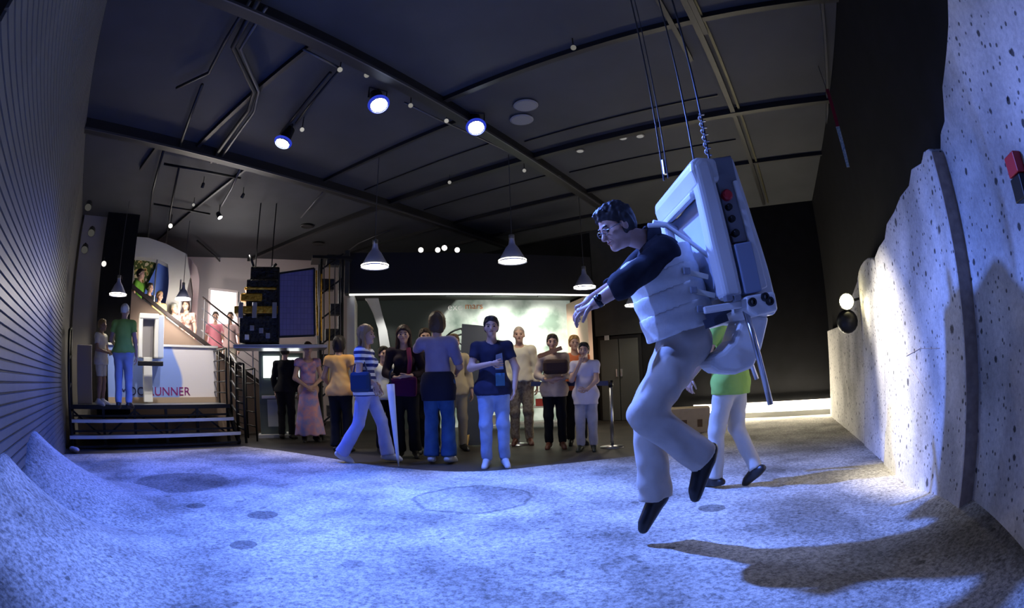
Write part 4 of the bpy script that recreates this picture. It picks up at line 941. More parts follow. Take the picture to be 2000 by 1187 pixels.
        V, Fq = surf(hair, lo, hi, hh * 1.2); mesh_of([(V, Fq, 0)], 'hair', [hm], root)
    # top
    if o.get('top'):
        tp = o['top']; g = tp.get('g', .012) * s; sl_ = tp.get('sleeve', .5); hem = tp.get('hem', -.08)
        def shirt(P):
            q = [x for x in torso(P, g, low=hem < .03)]
            q.append(seg(P, sp(.3), J['pelvis'] + spine * (min(hem, 0) - .1) * s, (.13 * w) * s + g, (.15 * w + .012 * fem) * s + g + tp.get('flare', 0), fwd, 1.2))
            d = union(q, .03 * s) - (.026 * s if hem < .03 else 0) * np.clip(((J['pelvis'] + spine * .2 - P) @ spine) / .15, 0, 1); aw = []
            d = np.maximum(d, -((P - np.asarray(J['pelvis'] + spine * hem * s, np.float32)) @ spine.astype(np.float32)))
            if tp.get('neckline', 1): d = smax(d, -(np.sqrt(((P - np.asarray(sp(1.04) + fwd * .055 * s, np.float32)) ** 2).sum(-1)) - tp.get('nk', .075) * s), .012)
            for a, e, wv in arms:
                if sl_ <= 1: aw.append(seg(P, a, a + (e - a) * sl_, .056 * s * w + g, (.056 - .01 * sl_) * s * w + g, cut=True))
                else:
                    aw.append(seg(P, a, e, .055 * s * w + g, .046 * s + g)); aw.append(seg(P, e, e + (wv - e) * (sl_ - 1), .045 * s + g, .036 * s + g, cut=True))
            for x in aw: d = smin(d, x, .025 * s)
            return d + wr(P, tp.get('wr', .004))
        lo, hi = bbox([J['pelvis'], J['neck'], J['hipl'], J['hipr'], *[x for a in arms for x in a], J['pelvis'] + spine * hem * s], .16 * s)
        V, Fq = surf(shirt, lo, hi, h); so = mesh_of([(V, Fq, 0)], tp.get('name', 'shirt'), [tp['m']], root)
    if o.get('skirt'):
        k_ = o['skirt']
        def skirt(P):
            a = sp(k_.get('t0', .42)); z1 = np.array([J['pelvis'][0], J['pelvis'][1], k_['z']]); mid = J['pelvis'] * .9 + z1 * .1
            d = smin(seg(P, a, mid, .118 * s, .16 * s * w, fwd, 1.2), seg(P, mid, z1, .16 * s * w, k_['r'], fwd, 1.1, cut=True), .04)
            return smax(d, (P - np.asarray(a, np.float32)) @ spine.astype(np.float32), .005) + .012 * np.sin(7 * np.arctan2(P[..., 0] - J['pelvis'][0], P[..., 1] - J['pelvis'][1])) * np.clip((J['pelvis'][2] - P[..., 2]), 0, 1)
        lo, hi = bbox([sp(.5), np.array([J['pelvis'][0], J['pelvis'][1], k_['z']])], k_['r'] + .05); V, Fq = surf(skirt, lo, hi, h); mesh_of([(V, Fq, 0)], k_.get('name', 'skirt'), [k_['m']], root)
    if o.get('bottom'):
        bt_ = o['bottom']; g = bt_.get('g', .014) * s; end = bt_.get('end', 2.0)
        def trous(P):
            q = [seg(P, J['hipl'], J['hipr'], .112 * s * w + g, .112 * s * w + g, fwd, 1.1), seg(P, J['pelvis'] - spine * .02, J['pelvis'] + spine * bt_.get('waist', .1) * s, .138 * s * w + g, .13 * s * w + g, fwd, 1.28, cut=True)]
            for a, kn, an, to in legs:
                k1 = kn if end >= 1 else a + (kn - a) * end
                q.append(seg(P, a, k1, .092 * s * w + g, .062 * s + g, cut=end < 1))
                if end > 1: q.append(seg(P, kn, kn + (an - kn) * (end - 1), .062 * s + g, (.05 + bt_.get('flare', 0)) * s + g, cut=True))
            d = union(q, .025 * s)
            return d + wr(P, bt_.get('wr', .004), 30)
        lo, hi = bbox([J['pelvis'] + spine * .1, *[x for a in legs for x in a[:3]]], .18 * s); V, Fq = surf(trous, lo, hi, h); mesh_of([(V, Fq, 0)], bt_.get('name', 'trousers'), [bt_['m']], root)
    if o.get('shoe'):
        for (a, kn, an, to) in legs:
            d_ = to - an; d_ = d_ / np.linalg.norm(d_); shin = (kn - an) / np.linalg.norm(kn - an); upv = shin - d_ * (shin @ d_); upv /= np.linalg.norm(upv)
            heel = an - d_ * .045 * s - upv * .045 * s; tip = to + d_ * .03 * s - upv * .012 * s
            def shoe(P):
                q = smin(seg(P, heel, tip, .043 * s, .035 * s, upv, 1.1), seg(P, an, to, .044 * s, .036 * s), .015)
                q = smin(q, seg(P, an - upv * .03 * s, an + shin * .06 * s, .047 * s, .045 * s, cut=True), .02)
                return smax(q, -((P - np.asarray(heel - upv * .028 * s, np.float32)) @ upv.astype(np.float32)), .008)
            lo, hi = bbox([heel, tip, an], .08 * s); V, Fq = surf(shoe, lo, hi, min(h, .012)); sm = mesh_of([(V, Fq, 0)], 'shoe', [o['shoe']], root)
    return bodyo

def stand_joints(H, pose):
    s = H / 1.75
    J = dict(pelvis=(0, 0, .96), neck=(0, -.01, 1.475), head=(0, .02, 1.625), shl=(-.175, -.01, 1.40), shr=(.175, -.01, 1.40), ell=(-.235, -.02, 1.12), elr=(.235, -.02, 1.12),
             wrl=(-.24, .08, .88), wrr=(.24, .08, .88), hipl=(-.085, 0, .92), hipr=(.085, 0, .92), knl=(-.10, .02, .50), knr=(.10, .02, .50), anl=(-.105, -.03, .085), anr=(.105, -.03, .085), tol=(-.13, .11, .035), tor=(.13, .11, .035),
             hdl=(0, .25, -1), hdr=(0, .25, -1), pnl=(1, 0, 0), pnr=(-1, 0, 0))
    J.update(pose)
    out = {}
    for k, v in J.items():
        if k in ('look', 'tilt', 'tsl', 'tsr'): out[k] = v; continue
        v = np.array(v, float); out[k] = v / np.linalg.norm(v) if k[:2] in ('hd', 'pn') else v * s
    return out, s
POSES = {
    'stand': {}, 
    'clasp': dict(ell=(-.25, .03, 1.12), elr=(.25, .03, 1.12), wrl=(-.06, .2, .98), wrr=(.06, .2, .96), hdl=(.8, .2, -.3), hdr=(-.8, .2, -.3), pnl=(0, -1, 0), pnr=(0, -1, 0), tsl=1, tsr=-1),
    'cross': dict(ell=(-.25, .06, 1.14), elr=(.25, .06, 1.16), wrl=(.06, .2, 1.16), wrr=(-.06, .22, 1.22), hdl=(1, -.1, .15), hdr=(-1, -.1, .1), pnl=(0, -1, 0), pnr=(0, -1, 0)),
    'walk': dict(knl=(-.1, .16, .53), anl=(-.1, .22, .1), tol=(-.1, .36, .06), knr=(.1, -.08, .52), anr=(.1, -.34, .13), tor=(.1, -.22, .04), ell=(-.24, -.08, 1.13), wrl=(-.22, .1, .98), elr=(.24, .0, 1.12), wrr=(.2, .2, 1.0)),
    'mouth': dict(ell=(-.2, .12, 1.14), elr=(.2, .14, 1.16), wrl=(-.06, .24, 1.0), wrr=(.05, .2, 1.42), hdl=(.7, .3, .1), hdr=(-.3, -.1, 1), pnl=(0, -1, 0), pnr=(0, -1, 0)),
    'hold': dict(ell=(-.25, .02, 1.13), elr=(.25, .02, 1.13), wrl=(-.1, .26, 1.08), wrr=(.1, .26, 1.06), hdl=(.9, .3, 0), hdr=(-.9, .3, 0), pnl=(0, -1, 0), pnr=(0, -1, 0)),
    'hug': dict(ell=(-.3, .16, 1.34), wrl=(-.16, .36, 1.36), hdl=(.6, .8, 0), pnl=(0, 0, -1), elr=(.25, .06, 1.12), wrr=(.16, .26, 1.05), hdr=(0, 1, .1)),
}
def rotm(yaw, pitch, roll=0):
    M = Matrix.Rotation(math.radians(yaw), 3, 'Z') @ Matrix.Rotation(math.radians(pitch), 3, 'X') @ Matrix.Rotation(math.radians(roll), 3, 'Y'); return np.array(M)
PEOPLE = []
def person(px, py, pyt, face, label, outfit, pose='stand', z=0.0, dist=None, H=None, look=(0, 0), extra=None, group='visitors'):
    if dist is None: p = gp(px, py, z)
    else:
        p = dp(px, py, dist); p[2] = z
    if H is None: H = ztop(px, pyt, p) - z
    if dist is not None and z is None: pass
    r = math.hypot(p[0], p[1]); f0 = -p[:2] / r; rt = np.array([p[1], -p[0]]) / r; a = math.radians(face); f = f0 * math.cos(a) + rt * math.sin(a)
    root = thing('person', label, 'person', (p[0], p[1], z), math.atan2(-f[0], f[1]), group)
    ps = dict(POSES[pose] if isinstance(pose, str) else pose); ps.update(extra or {})
    J, s = stand_joints(H * .995, ps)
    build_person(root, J, (0, 1, 0), (0, 0, 1), rotm(*look), s, outfit); root['_h'] = H; del root['_h']
    return root, J, s
# ================================================================== THE MOONWALKER AND HIS BACKPACK
YM, YN, YF = 2.62, 2.44, 2.80
mw_root = thing('person', 'man in dark shirt and khaki trousers leaping in a white padded vest', 'person', (yp(1300, 600, YM)[0], YM, 0.012))
RO_ = np.array([mw_root.location.x, YM, .012])
def mj(x, y, Y): return yp(x, y, Y) - RO_
MJ = dict(pelvis=mj(1338, 652, YM), neck=mj(1272, 468, YM), head=mj(1205, 443, YM - .02), shl=mj(1300, 492, YN + .02), shr=mj(1280, 480, YF), ell=mj(1216, 556, 2.36), elr=mj(1215, 548, 2.9),
          wrl=mj(1163, 592, 2.42), wrr=mj(1150, 588, 2.76), hipl=mj(1342, 668, 2.54), hipr=mj(1330, 664, 2.70), knl=mj(1262, 812, 2.50), knr=mj(1262, 805, 2.73), anl=mj(1372, 893, 2.52), anr=mj(1281, 968, 2.74), tol=mj(1357, 957, 2.51), tor=mj(1258, 1020, 2.72))
for k in 'lr':
    d = (mj(1131, 612, 2.45) if k == 'l' else mj(1128, 606, 2.72)) - MJ['wr' + k]; MJ['hd' + k] = d / np.linalg.norm(d); MJ['pn' + k] = np.array([-.1, .3 if k == 'l' else -.3, -1.0])
MJ['tsl'] = 1; MJ['tsr'] = -1
spv = MJ['neck'] - MJ['pelvis']; spv = spv / np.linalg.norm(spv); lat = np.array([0, 1.0, 0])
fwd_m = np.cross(lat, spv) * -1.0; fwd_m = fwd_m if fwd_m[0] < 0 else -fwd_m; fwd_m /= np.linalg.norm(fwd_m)
hf = np.array([-.86, -.2, -.50]); hf /= np.linalg.norm(hf); hr = np.cross(hf, np.array([0, 0, 1.0])); hr /= np.linalg.norm(hr); hu = np.cross(hr, hf)
HRm = np.stack([hr, hf, hu], 1)
build_person(mw_root, MJ, fwd_m, (0, 0, 1), HRm, 1.02, dict(h=.0095, hh=.0045, skin=(.5, .3, .23), haircol=(.02, .017, .018), hair='part',
    top=dict(m=cloth((.012, .013, .02), (.02, .021, .032), 14), sleeve=1.38, g=.016, wr=.006, hem=.05, nk=.045), bottom=dict(m=cloth((.44, .39, .34), (.5, .45, .4), 10), g=.027, wr=.008, end=2.02, waist=.08, flare=.018), shoe=mat('black leather', (.012, .012, .014), .35), curl=.55))
cdir = (MJ['head'] - HRm[:, 2] * .06 - HRm[:, 1] * .015) - MJ['neck']; cdir /= np.linalg.norm(cdir); Rc = Vector(cdir).to_track_quat('Z', 'Y').to_matrix()
MB().lathe([(.088, -.03), (.078, .01), (.071, .045), (.064, .046), (.066, .0)], MJ['neck'], 22, Rc).build('collar', cloth((.012, .013, .02), (.02, .021, .032), 14), mw_root, smooth=True)
HCw = MJ['head']; hv_ = lambda x, y, z: HCw + HRm @ np.array([x, y, z]) * 1.02
g = MB()
for sg in (-1, 1):
    c = [hv_(sg * .034 + .024 * math.cos(a), .1, .004 + .017 * math.sin(a)) for a in np.linspace(0, 2 * PI, 13)]; g.tube(c, .0022, 5, caps=False)
    g.tube([hv_(sg * .058, .1, .008), hv_(sg * .082, .06, .008), hv_(sg * .084, -.01, .004)], .0022, 5)
g.tube([hv_(-.011, .1, .008), hv_(.011, .1, .008)], .0022, 5)
g.build('glasses', mat('glasses frame', (.25, .25, .28), .3, .9), mw_root, smooth=True)
g = MB(); wv = MJ['wrl']; fd = (MJ['wrl'] - MJ['ell']) / np.linalg.norm(MJ['wrl'] - MJ['ell']); Rw = Vector(fd).to_track_quat('Z', 'Y').to_matrix()
g.lathe([(.031, -.035), (.034, -.03), (.034, -.012), (.031, -.008)], wv, 16, Rw); g.ball(wv - fd * .02 + np.array([0, -.03, .012]), (.018, .01, .018), 10, 6)
g.build('wrist_watch', mat('watch', (.02, .02, .025), .25, .6), mw_root, smooth=True)

# backpack rig
pk0 = yp(1430, 600, YM)
rig = thing('moonwalk_backpack', 'big white spacesuit backpack with padded vest hung on cables behind the leaping man', 'backpack rig', (pk0[0], YM, .012))
M_pack = mat('pack white', (.72, .71, .70), .38, col2=(.76, .75, .74), scale=5); M_packg = mat('pack grey', (.22, .23, .27), .45); M_packb = mat('pack blue grey', (.25, .3, .42), .45)
M_vest = mat('vest fabric', (.74, .73, .72), .75, col2=(.68, .67, .66), scale=25, bump=.15)
def sidep(name, pts, Y0, Y1, m, bevel=.02, par=None, Yref=None, seg_=3):
    P = [yp(x, y, Y0 if Yref is None else Yref) for x, y in pts]; P = [np.array([p[0], Y0, p[2]]) for p in P]
    return MB().prism(P, (0, Y1 - Y0, 0)).build(name, m, par or rig, bevel=bevel, world=True, seg=seg_)
N0, N1 = 2.30, 2.96
sidep('rear_shell', [(1392, 312), (1432, 304), (1446, 345), (1474, 432), (1503, 525), (1521, 600), (1516, 615), (1480, 612), (1452, 592)], N0 + .03, N1 - .03, M_pack, .04)
sidep('frame_post', [(1354, 318), (1366, 304), (1388, 310), (1420, 430), (1452, 570), (1448, 584), (1417, 584), (1390, 470)], N0 - .05, N0 + .06, M_pack, .028)
sidep('frame_post', [(1354, 318), (1366, 304), (1388, 310), (1420, 430), (1452, 570), (1448, 584), (1417, 584), (1390, 470)], N1 - .06, N1 + .05, M_pack, .028, Yref=N0 - .05)
sidep('top_bar', [(1352, 330), (1350, 312), (1362, 303), (1400, 306), (1410, 350), (1366, 364)], N0 - .04, N1 + .04, M_pack, .03, Yref=N0 - .05)
sidep('top_lip', [(1358, 362), (1372, 358), (1376, 372), (1362, 376)], N0 + .05, N1 - .05, M_pack, .012, Yref=N0 - .05)
sidep('back_pad', [(1382, 365), (1395, 360), (1432, 500), (1440, 570), (1424, 572), (1414, 500)], N0 + .07, N1 - .07, mat('pad pale blue', (.55, .6, .72), .5), .015, Yref=N0 - .05)
sidep('side_strip', [(1389, 309), (1428, 303), (1450, 395), (1468, 470), (1433, 474), (1412, 400)], N0 - .005, N0 + .05, M_packg, .008)
sidep('side_fin', [(1431, 352), (1442, 350), (1500, 560), (1486, 566), (1462, 470)], N0 - .02, N0 + .05, M_pack, .01)
for x, y, r, m in ((1420, 381, .03, mat('red knob', (.5, .02, .03), .35)), (1424, 404, .018, M_black), (1430, 427, .018, M_black), (1437, 455, .02, M_black)):
    p = yp(x, y, N0 - .02); MB().lathe([(r, .04), (r, -.01), (r * .7, -.018), (0, -.018)], p, 16, Matrix.Rotation(-PI / 2, 3, 'X')).build('knob', m, rig, smooth=False, world=True)
sidep('side_box', [(1434, 476), (1468, 470), (1490, 568), (1456, 574)], N0 - .05, N0 + .05, M_packb, .01)
sidep('lower_box', [(1457, 578), (1514, 568), (1521, 606), (1478, 618), (1460, 606)], N0 - .08, N1, M_pack, .015)
for x, y in ((1469, 590), (1494, 580), (1503, 588)):
    p = yp(x, y, N0 - .085); MB().lathe([(.022, .03), (.022, -.012), (.012, -.014), (.012, .0)], p, 14, Matrix.Rotation(-PI / 2, 3, 'X')).build('port', M_black, rig, world=True)
for x in (1418, 1434): sidep('clasp', [(x, 576), (x + 13, 573), (x + 15, 585), (x + 2, 588)], N0 - .08, N0 - .04, M_packg, .004)
sidep('lower_shell', [(1466, 612), (1505, 616), (1490, 680), (1474, 718), (1440, 731), (1404, 728), (1386, 716), (1387, 694), (1412, 684), (1432, 664), (1446, 622)], 2.42, 2.60, M_pack, .04)
MB().tube([yp(1455, 604, 2.28), yp(1480, 690, 2.26), yp(1505, 790, 2.25)], .016, 10).build('strut', M_alu, rig, smooth=True, world=True)
MB().tube([yp(1440, 604, 2.98), yp(1460, 690, 2.98), yp(1478, 740, 2.98)], .016, 10).build('strut', M_alu, rig, smooth=True, world=True)
MB().bar(yp(1375, 606, 2.31), yp(1462, 592, 2.29), .03, .035).build('hip_arm', M_pack, rig, world=True, bevel=.006)
MB().bar(yp(1375, 606, 2.95), yp(1462, 592, 2.97), .03, .035).build('hip_arm', M_pack, rig, world=True, bevel=.006)
for k, (a, b_) in enumerate((((1380, 622), (1425, 600)), ((1376, 634), (1420, 618)))):
    MB().bar(yp(*a, 2.36), yp(*b_, 2.33), .02, .045).build('hip_strap', mat('dark strap', (.04, .045, .07), .6), rig, world=True)
# padded vest in four wrapped segments
offr = RO_ - np.array([float(rig.location.x), YM, .012])
for i in range(4):
    t0 = .05 + .185 * i; t1 = t0 + .205
    a = MJ['pelvis'] + (MJ['neck'] - MJ['pelvis']) * t0; c = MJ['pelvis'] + (MJ['neck'] - MJ['pelvis']) * t1
    a = a + fwd_m * .015; c = c + fwd_m * .015
    fn = lambda P: np.maximum(seg(P, a - spv * .02, c + spv * .02, .208, .214, fwd_m, 1.1), np.maximum(-(P - A(*a)) @ spv.astype(np.float32), (P - A(*c)) @ spv.astype(np.float32))) - .012 + .003 * np.sin(P[..., 2] * 60)
    fr_ = lambda P: smax(fn(P), -(seg(P, a - spv * .1, c + spv * .1, .165, .165, fwd_m, 1.15)), .01)
    lo, hi = bbox([a, c], .25); V, Fq = surf(fr_, lo, hi, .0105)
    mesh_of([(V + offr, Fq, 0)], 'vest_segment', [M_vest], rig)
for i in range(3):
    t0 = .2 + .185 * i; c = MJ['pelvis'] + (MJ['neck'] - MJ['pelvis']) * t0 + RO_
    ln = np.array([.0, -.235, .0]); q0 = c + np.array([.02, -.225, .0])
    MB().bar(q0 + np.array([-.1, .02, .03]), q0 + np.array([.14, .0, -.03]), .012, .026).build('buckle_strap', mat('strap cream', (.6, .57, .5), .7), rig, world=True)
    MB().box(q0 + np.array([.02, -.008, 0.0]), (.035, .02, .035)).build('buckle', M_packg, rig, world=True, bevel=.004)
for a, b_ in (((1310, 512), (1380, 440)),):
    MB().tube([yp(1266, 440, 2.50), yp(1300, 440, 2.52), yp(1345, 470, 2.5), yp(1390, 505, 2.45)], .013, 8).build('shoulder_strap', M_vest, rig, smooth=True, world=True)
    MB().tube([yp(1276, 434, 2.78), yp(1310, 440, 2.8), yp(1350, 462, 2.84), yp(1380, 495, 2.86)], .016, 8).build('shoulder_strap', M_vest, rig, smooth=True, world=True)
# cables up to the ceiling
for (x, y, Y, r) in ((1296, 345, 2.96, .006), (1304, 340, 2.9, .004), (1354, 305, 2.4, .005), (1384, 302, 2.3, .006)):
    p = yp(x, y, Y); MB().tube([p - np.array([0, 0, .03]), (p[0], p[1], CEIL - .1)], r, 6).build('cable', mat('steel cable', (.1, .105, .13), .45, .5), rig, world=True)
p = yp(1384, 302, 2.3); hx = [p + np.array([.018 * math.cos(k * .9), .018 * math.sin(k * .9), .0 + .006 * k]) for k in range(45)]
MB().tube(hx, .005, 5).build('spring', M_alu, rig, smooth=True, world=True)
p = yp(1300, 340, 2.93); MB().tube([p, p + np.array([0, 0, .1])], .016, 8).build('swivel', M_alu, rig, world=True)
# overhead trolley the cables hang from
tr = thing('ceiling_trolley', 'black trolley beam under the ceiling holding the backpack cables', 'trolley', (yp(1360, 300, YM)[0], YM, CEIL - .16))
MB().box((0, 0, .05), (.3, 1.0, .1)).build('carriage', M_black, tr, bevel=.01)
for k in (-1, 1): MB().bar((-1.5 * .543, -1.5 * .84 + k * .25, .12), (1.5 * .543, 1.5 * .84 + k * .25, .12), .05, .07).build('guide_rail', M_beam, tr)

# ================================================================== OTHER PEOPLE
denim = cloth((.16, .24, .42), (.26, .36, .56), 9); khaki = cloth((.5, .46, .4), (.56, .52, .46), 8); blackc = cloth((.012, .012, .015)); dk_shoe = mat('dark shoe', (.02, .018, .018), .4); pale_shoe = mat('light shoe', (.55, .55, .58), .5)
lime = cloth((.27, .45, .08), (.32, .5, .1), 6)
person(1428, 950, 556, -125, 'instructor in green polo and khaki trousers half hidden behind the backpack', dict(top=dict(m=lime, sleeve=.55, hem=-.14, flare=.02), bottom=dict(m=khaki), shoe=dk_shoe, haircol=(.1, .07, .05), h=.013), dict(POSES['walk'], ell=(-.24, .1, 1.14), wrl=(-.2, .3, .98), knl=(-.1, .1, .5), anl=(-.1, .1, .085), tol=(-.1, .25, .04), knr=(.1, .02, .52), anr=(.1, -.2, .16), tor=(.1, -.1, .05)), z=.012, group='instructors in green')
person(562, 857, 673, 160, 'person in black clothes standing by the glowing kiosk', dict(top=dict(m=blackc, sleeve=1.9), bottom=dict(m=blackc), shoe=dk_shoe, hair='part'))
person(607, 862, 667, 12, 'woman in a long flowered dress with folded hands', dict(fem=1, top=dict(m=cloth((.3, .25, .5), (.6, .3, .35), 16), sleeve=.3, nk=.11, hem=.05, name='bodice'), skirt=dict(z=.12, r=.27, m=cloth((.25, .25, .55), (.62, .3, .32), 9), name='dress_skirt', t0=.3), shoe=dk_shoe, hair='pony', haircol=(.08, .04, .03)), 'clasp')
person(670, 882, 656, 165, 'dark haired woman in an orange top and black trousers seen from behind', dict(fem=1, top=dict(m=cloth((.85, .42, .12), (.8, .5, .2), 5), sleeve=.35, hem=-.1), bottom=dict(m=blackc, flare=.02), shoe=dk_shoe, hair='bob', haircol=(.015, .01, .01), skin=(.4, .24, .17)), dict(ell=(-.26, .0, 1.14), wrl=(-.2, .16, 1.0), elr=(.27, -.02, 1.12), wrr=(.26, .06, .9)))
rt_, J_, s_ = person(722, 904, 634, 70, 'blonde woman in a navy striped shirt and light jeans facing the moonwalker', dict(fem=1, top=dict(m=stripe_cloth((.02, .03, .16), (.72, .74, .82), .075), sleeve=.5, hem=-.1), bottom=dict(m=cloth((.32, .36, .66), (.4, .44, .74), 6), flare=.03), shoe=pale_shoe, hair='long', haircol=(.3, .18, .08)), 'walk')
MB().box((.24, .02, 1.0), (.09, .26, .24)).build('shoulder_bag', mat('navy bag', (.012, .035, .1), .6), rt_, bevel=.04); MB().tube([(.22, -.08, 1.1), (.16, -.02, 1.44), (.2, .1, 1.1)], .012, 6).build('bag_strap', mat('navy bag', (.012, .035, .1), .6), rt_)
person(756, 884, 676, 20, 'person in a white top mostly hidden behind the striped shirt woman', dict(top=dict(m=cloth((.75, .75, .72)), sleeve=.5), bottom=dict(m=blackc), shoe=dk_shoe, haircol=(.02, .015, .01)))
rt_, J_, s_ = person(797, 893, 635, -5, 'woman with long dark hair in dark clothes and plum scarf', dict(fem=1, top=dict(m=cloth((.02, .012, .02)), sleeve=1.9, hem=-.12), bottom=dict(m=blackc, flare=.02), shoe=dk_shoe, hair='long', haircol=(.03, .012, .01)), 'hold')
MB().prism([(-.17, .2, .8), (.15, .2, .82), (.17, .2, 1.04), (-.18, .2, 1.06)], (0, .1, 0)).build('hand_bag', cloth((.06, .006, .045)), rt_, bevel=.04); MB().tube([(-.07, .13, 1.42), (-.09, .17, 1.25), (-.06, .19, 1.0)], .03, 8).build('scarf', cloth((.2, .03, .08)), rt_, smooth=True)
person(838, 884, 641, 5, 'man with glasses in a black jacket held by the woman in jeans', dict(top=dict(m=cloth((.014, .014, .03)), sleeve=1.9, hem=-.1), bottom=dict(m=blackc), shoe=dk_shoe, hair='part', haircol=(.04, .025, .015)))
rt_, J_, s_ = person(862, 904, 609, 165, 'brown haired woman in lilac top and blue jeans seen from behind', dict(fem=1, top=dict(m=cloth((.26, .22, .34), (.3, .26, .38), 7), sleeve=.9, hem=.06), bottom=dict(m=cloth((.03, .08, .22), (.05, .12, .28), 7), flare=.03), shoe=pale_shoe, hair='bob', haircol=(.08, .045, .02)), 'hug', look=(20, -5))
MB().lathe([(.205, .76), (.225, .9), (.2, 1.06), (.17, 1.1)], (0, 0, 0), 20, Matrix.Diagonal((1, .8, 1))).build('tied_jacket', cloth((.015, .015, .03)), rt_, smooth=True)
person(893, 880, 652, 15, 'person in a beige shirt half hidden beside the leaning board', dict(top=dict(m=cloth((.5, .4, .25)), sleeve=1.8, hem=-.12), bottom=dict(m=cloth((.4, .33, .22))), shoe=dk_shoe, haircol=(.1, .06, .03)))
rt_, J_, s_ = person(969, 911, 617, 0, 'young man in navy printed t-shirt and blue jeans with folded arms', dict(top=dict(m=cloth((.02, .022, .05), (.03, .032, .07), 6), sleeve=.55, hem=-.12), bottom=dict(m=cloth((.24, .33, .58), (.36, .45, .68), 6)), shoe=pale_shoe, hair='part', haircol=(.03, .02, .018)), dict(POSES['cross'], wrr=(.02, .22, 1.2), ell=(-.27, .02, 1.14), wrl=(-.24, .14, .92), hdl=(.1, .4, -1), pnl=(1, 0, 0)))
MB().prism([(-.03, .142, 1.1), (-.12, .132, 1.1), (-.11, .134, 1.28), (-.04, .145, 1.26)], (0, .006, 0)).build('shirt_print', mat('pale print', (.2, .23, .3), .7), rt_)
MB().prism([(-.03, .158, .92), (-.13, .14, .92), (-.13, .14, 1.06), (-.03, .15, 1.06)], (0, .006, 0)).build('shirt_print', mat('teal print', (.05, .16, .3), .7), rt_)
person(1021, 868, 637, 0, 'bald man in a cream shirt and checked trousers behind the barrier belt', dict(w=1.08, top=dict(m=cloth((.72, .66, .52)), sleeve=1.85, hem=-.02), bottom=dict(m=cloth((.4, .34, .24), (.22, .16, .12), 30)), shoe=mat('brown shoe', (.1, .03, .02), .4), hair='crop', haircol=(.4, .33, .28)), 'stand')
rt_, J_, s_ = person(1086, 875, 652, 0, 'man holding a brown jacket and camera behind the barrier belt', dict(top=dict(m=cloth((.45, .35, .3), (.55, .45, .4), 7), sleeve=1.8, hem=-.16, flare=.02), bottom=dict(m=blackc), shoe=mat('brown shoe', (.1, .03, .02), .4), hair='part', haircol=(.05, .03, .02)), 'hold')
MB().box((-.03, .27, 1.13), (.34, .12, .2)).build('folded_jacket', cloth((.06, .035, .03)), rt_, bevel=.05); MB().bar((.2, .12, 1.28), (-.12, .2, 1.38), .05, .05).build('camera_strap', cloth((.3, .16, .1)), rt_)
person(1128, 868, 654, 10, 'child in an orange top behind the boy in white', dict(top=dict(m=cloth((.75, .2, .08)), sleeve=1.2), bottom=dict(m=blackc), shoe=dk_shoe, haircol=(.45, .25, .08)))
person(1147, 880, 668, -8, 'boy in a white t-shirt and pale trousers with a hand at his mouth', dict(top=dict(m=cloth((.66, .6, .68)), sleeve=.6, hem=-.2, flare=.02), bottom=dict(m=cloth((.42, .4, .46), (.5, .48, .55), 7), g=.02), shoe=mat('dark trainer', (.02, .025, .02), .5), hair='part', haircol=(.02, .014, .01)), 'mouth')
# on the platform
person(243, 797, 592, 165, 'white haired man in a lime green polo seen from behind on the platform', dict(w=1.08, top=dict(m=lime, sleeve=.5, hem=-.04), bottom=dict(m=cloth((.3, .36, .5), (.36, .42, .56), 6)), shoe=dk_shoe, hair='crop', haircol=(.7, .68, .62)), dict(ell=(-.27, .06, 1.15), wrl=(-.2, .24, 1.02)), z=DECK, group='instructors in green')
person(199, 791, 623, 60, 'child in white clothes standing on the platform beside the man in green', dict(top=dict(m=cloth((.68, .66, .6), (.55, .5, .48), 8), sleeve=.6, hem=-.14, flare=.02), bottom=dict(m=cloth((.6, .58, .55)), end=.8, name='shorts'), shoe=pale_shoe, haircol=(.25, .15, .06), skin=(.3, .18, .13)), 'hold', z=DECK)
# on the stairs and by the window (feet hidden behind the stair wall)
def stair_z(px, py):   # height of the flight under this sight line
    best = min(((abs(pr_x(sC_ + (top2 - sC_) * t + back * .5) - px), t) for t in np.linspace(0, 1, 120))); return sC_ + (top2 - sC_) * best[1] + back * .55 - np.array([0, 0, PARA])
def pr_x(p):
    v = p - CAMP; return CX + F2 * math.sin(math.acos((v @ _f) / np.linalg.norm(v)) / 2) * (v @ _r) / (math.hypot(v @ _r, v @ _u) + 1e-9)
def stair_person(px, pyt, face, label, outfit, pose='stand'):
    q = stair_z(px, 0); H = ztop(px, pyt, q) - q[2]
    r = math.hypot(q[0], q[1]); f0 = -q[:2] / r; rt = np.array([q[1], -q[0]]) / r; a = math.radians(face); f = f0 * math.cos(a) + rt * math.sin(a)
    root = thing('person', label, 'person', q + np.array([0, 0, .03]), math.atan2(-f[0], f[1]), 'visitors on the stairs')
    J, s = stand_joints(min(max(H, 1.3), 1.9), POSES[pose]); outfit.setdefault('h', .024); outfit.setdefault('hh', .012); build_person(root, J, (0, 1, 0), (0, 0, 1), rotm(0, 0), s, outfit)
stair_person(270, 528, 60, 'person in a green shirt high on the staircase', dict(top=dict(m=cloth((.1, .25, .03)), sleeve=.6), bottom=dict(m=blackc), shoe=dk_shoe))
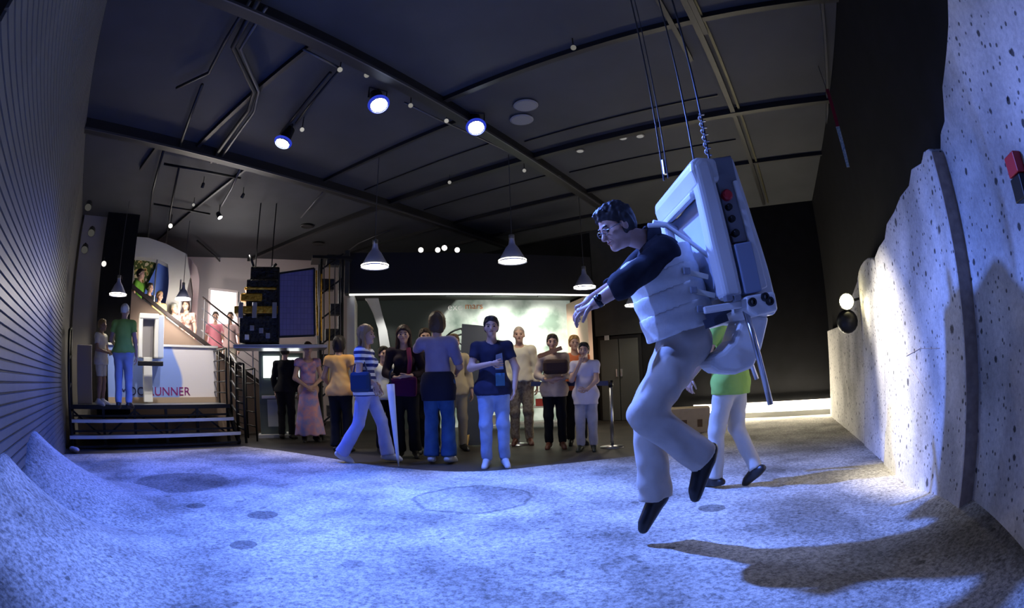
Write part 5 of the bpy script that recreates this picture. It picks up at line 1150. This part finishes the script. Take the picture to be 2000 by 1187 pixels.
stair_person(291, 556, 40, 'dark haired person in a black top on the stairs before the blue banner', dict(top=dict(m=blackc, sleeve=1.6), bottom=dict(m=blackc), shoe=dk_shoe))
stair_person(311, 572, 30, 'person in a cream yellow shirt on the stairs', dict(top=dict(m=cloth((.85, .6, .25)), sleeve=.6), bottom=dict(m=khaki), shoe=dk_shoe, haircol=(.3, .18, .08)))
stair_person(340, 596, 20, 'person in a pale grey shirt low on the stairs', dict(top=dict(m=cloth((.6, .64, .62)), sleeve=.6), bottom=dict(m=khaki), shoe=dk_shoe, haircol=(.2, .2, .18)))
stair_person(364, 588, -20, 'woman in a patterned brown top on the stairs below the pendant lamp', dict(fem=1, top=dict(m=cloth((.2, .1, .08), (.6, .45, .4), 14), sleeve=.5), bottom=dict(m=blackc), shoe=dk_shoe, hair='bob', haircol=(.03, .015, .01)))
person(420, 700, 626, 0, 'person in a pink shirt before the bright window, left one', dict(h=.024, hh=.012, top=dict(m=cloth((.7, .25, .32)), sleeve=.6), bottom=dict(m=khaki), shoe=dk_shoe), dist=11.5, z=.95, H=1.62, group='visitors at the window')
person(449, 700, 626, 0, 'person in a pale pink shirt before the bright window, right one', dict(h=.024, hh=.012, top=dict(m=cloth((.7, .5, .5)), sleeve=.6), bottom=dict(m=khaki), shoe=dk_shoe), dist=11.5, z=.95, H=1.62, group='visitors at the window')
wp0 = dp(435, 700, 11.5); o = MB().box((0, 0, .475), (1.6, .9, .95)).build('window_landing', M_pink); o.location = (wp0[0], wp0[1], 0); o.rotation_euler = (0, 0, math.atan2(-wp0[0], wp0[1])); tag(o, 'pale landing in front of the bright window', kind='structure')
# closed white umbrella standing between the visitors
q = gp(779, 911); um = thing('umbrella', 'closed white umbrella held point down by the striped shirt woman', 'umbrella', q)
u1 = yp(762, 742, q[1] + .1) - q
MB().tube([(0, 0, .0), u1 * .12, u1 * .95], [.006, .02, .05], 8).build('canopy', mat('umbrella white', (.72, .74, .8), .6), um, smooth=True)
MB().tube([u1 * .95, u1 * 1.08, u1 * 1.1 + np.array([.04, 0, .03])], .012, 6).build('handle', M_black, um)
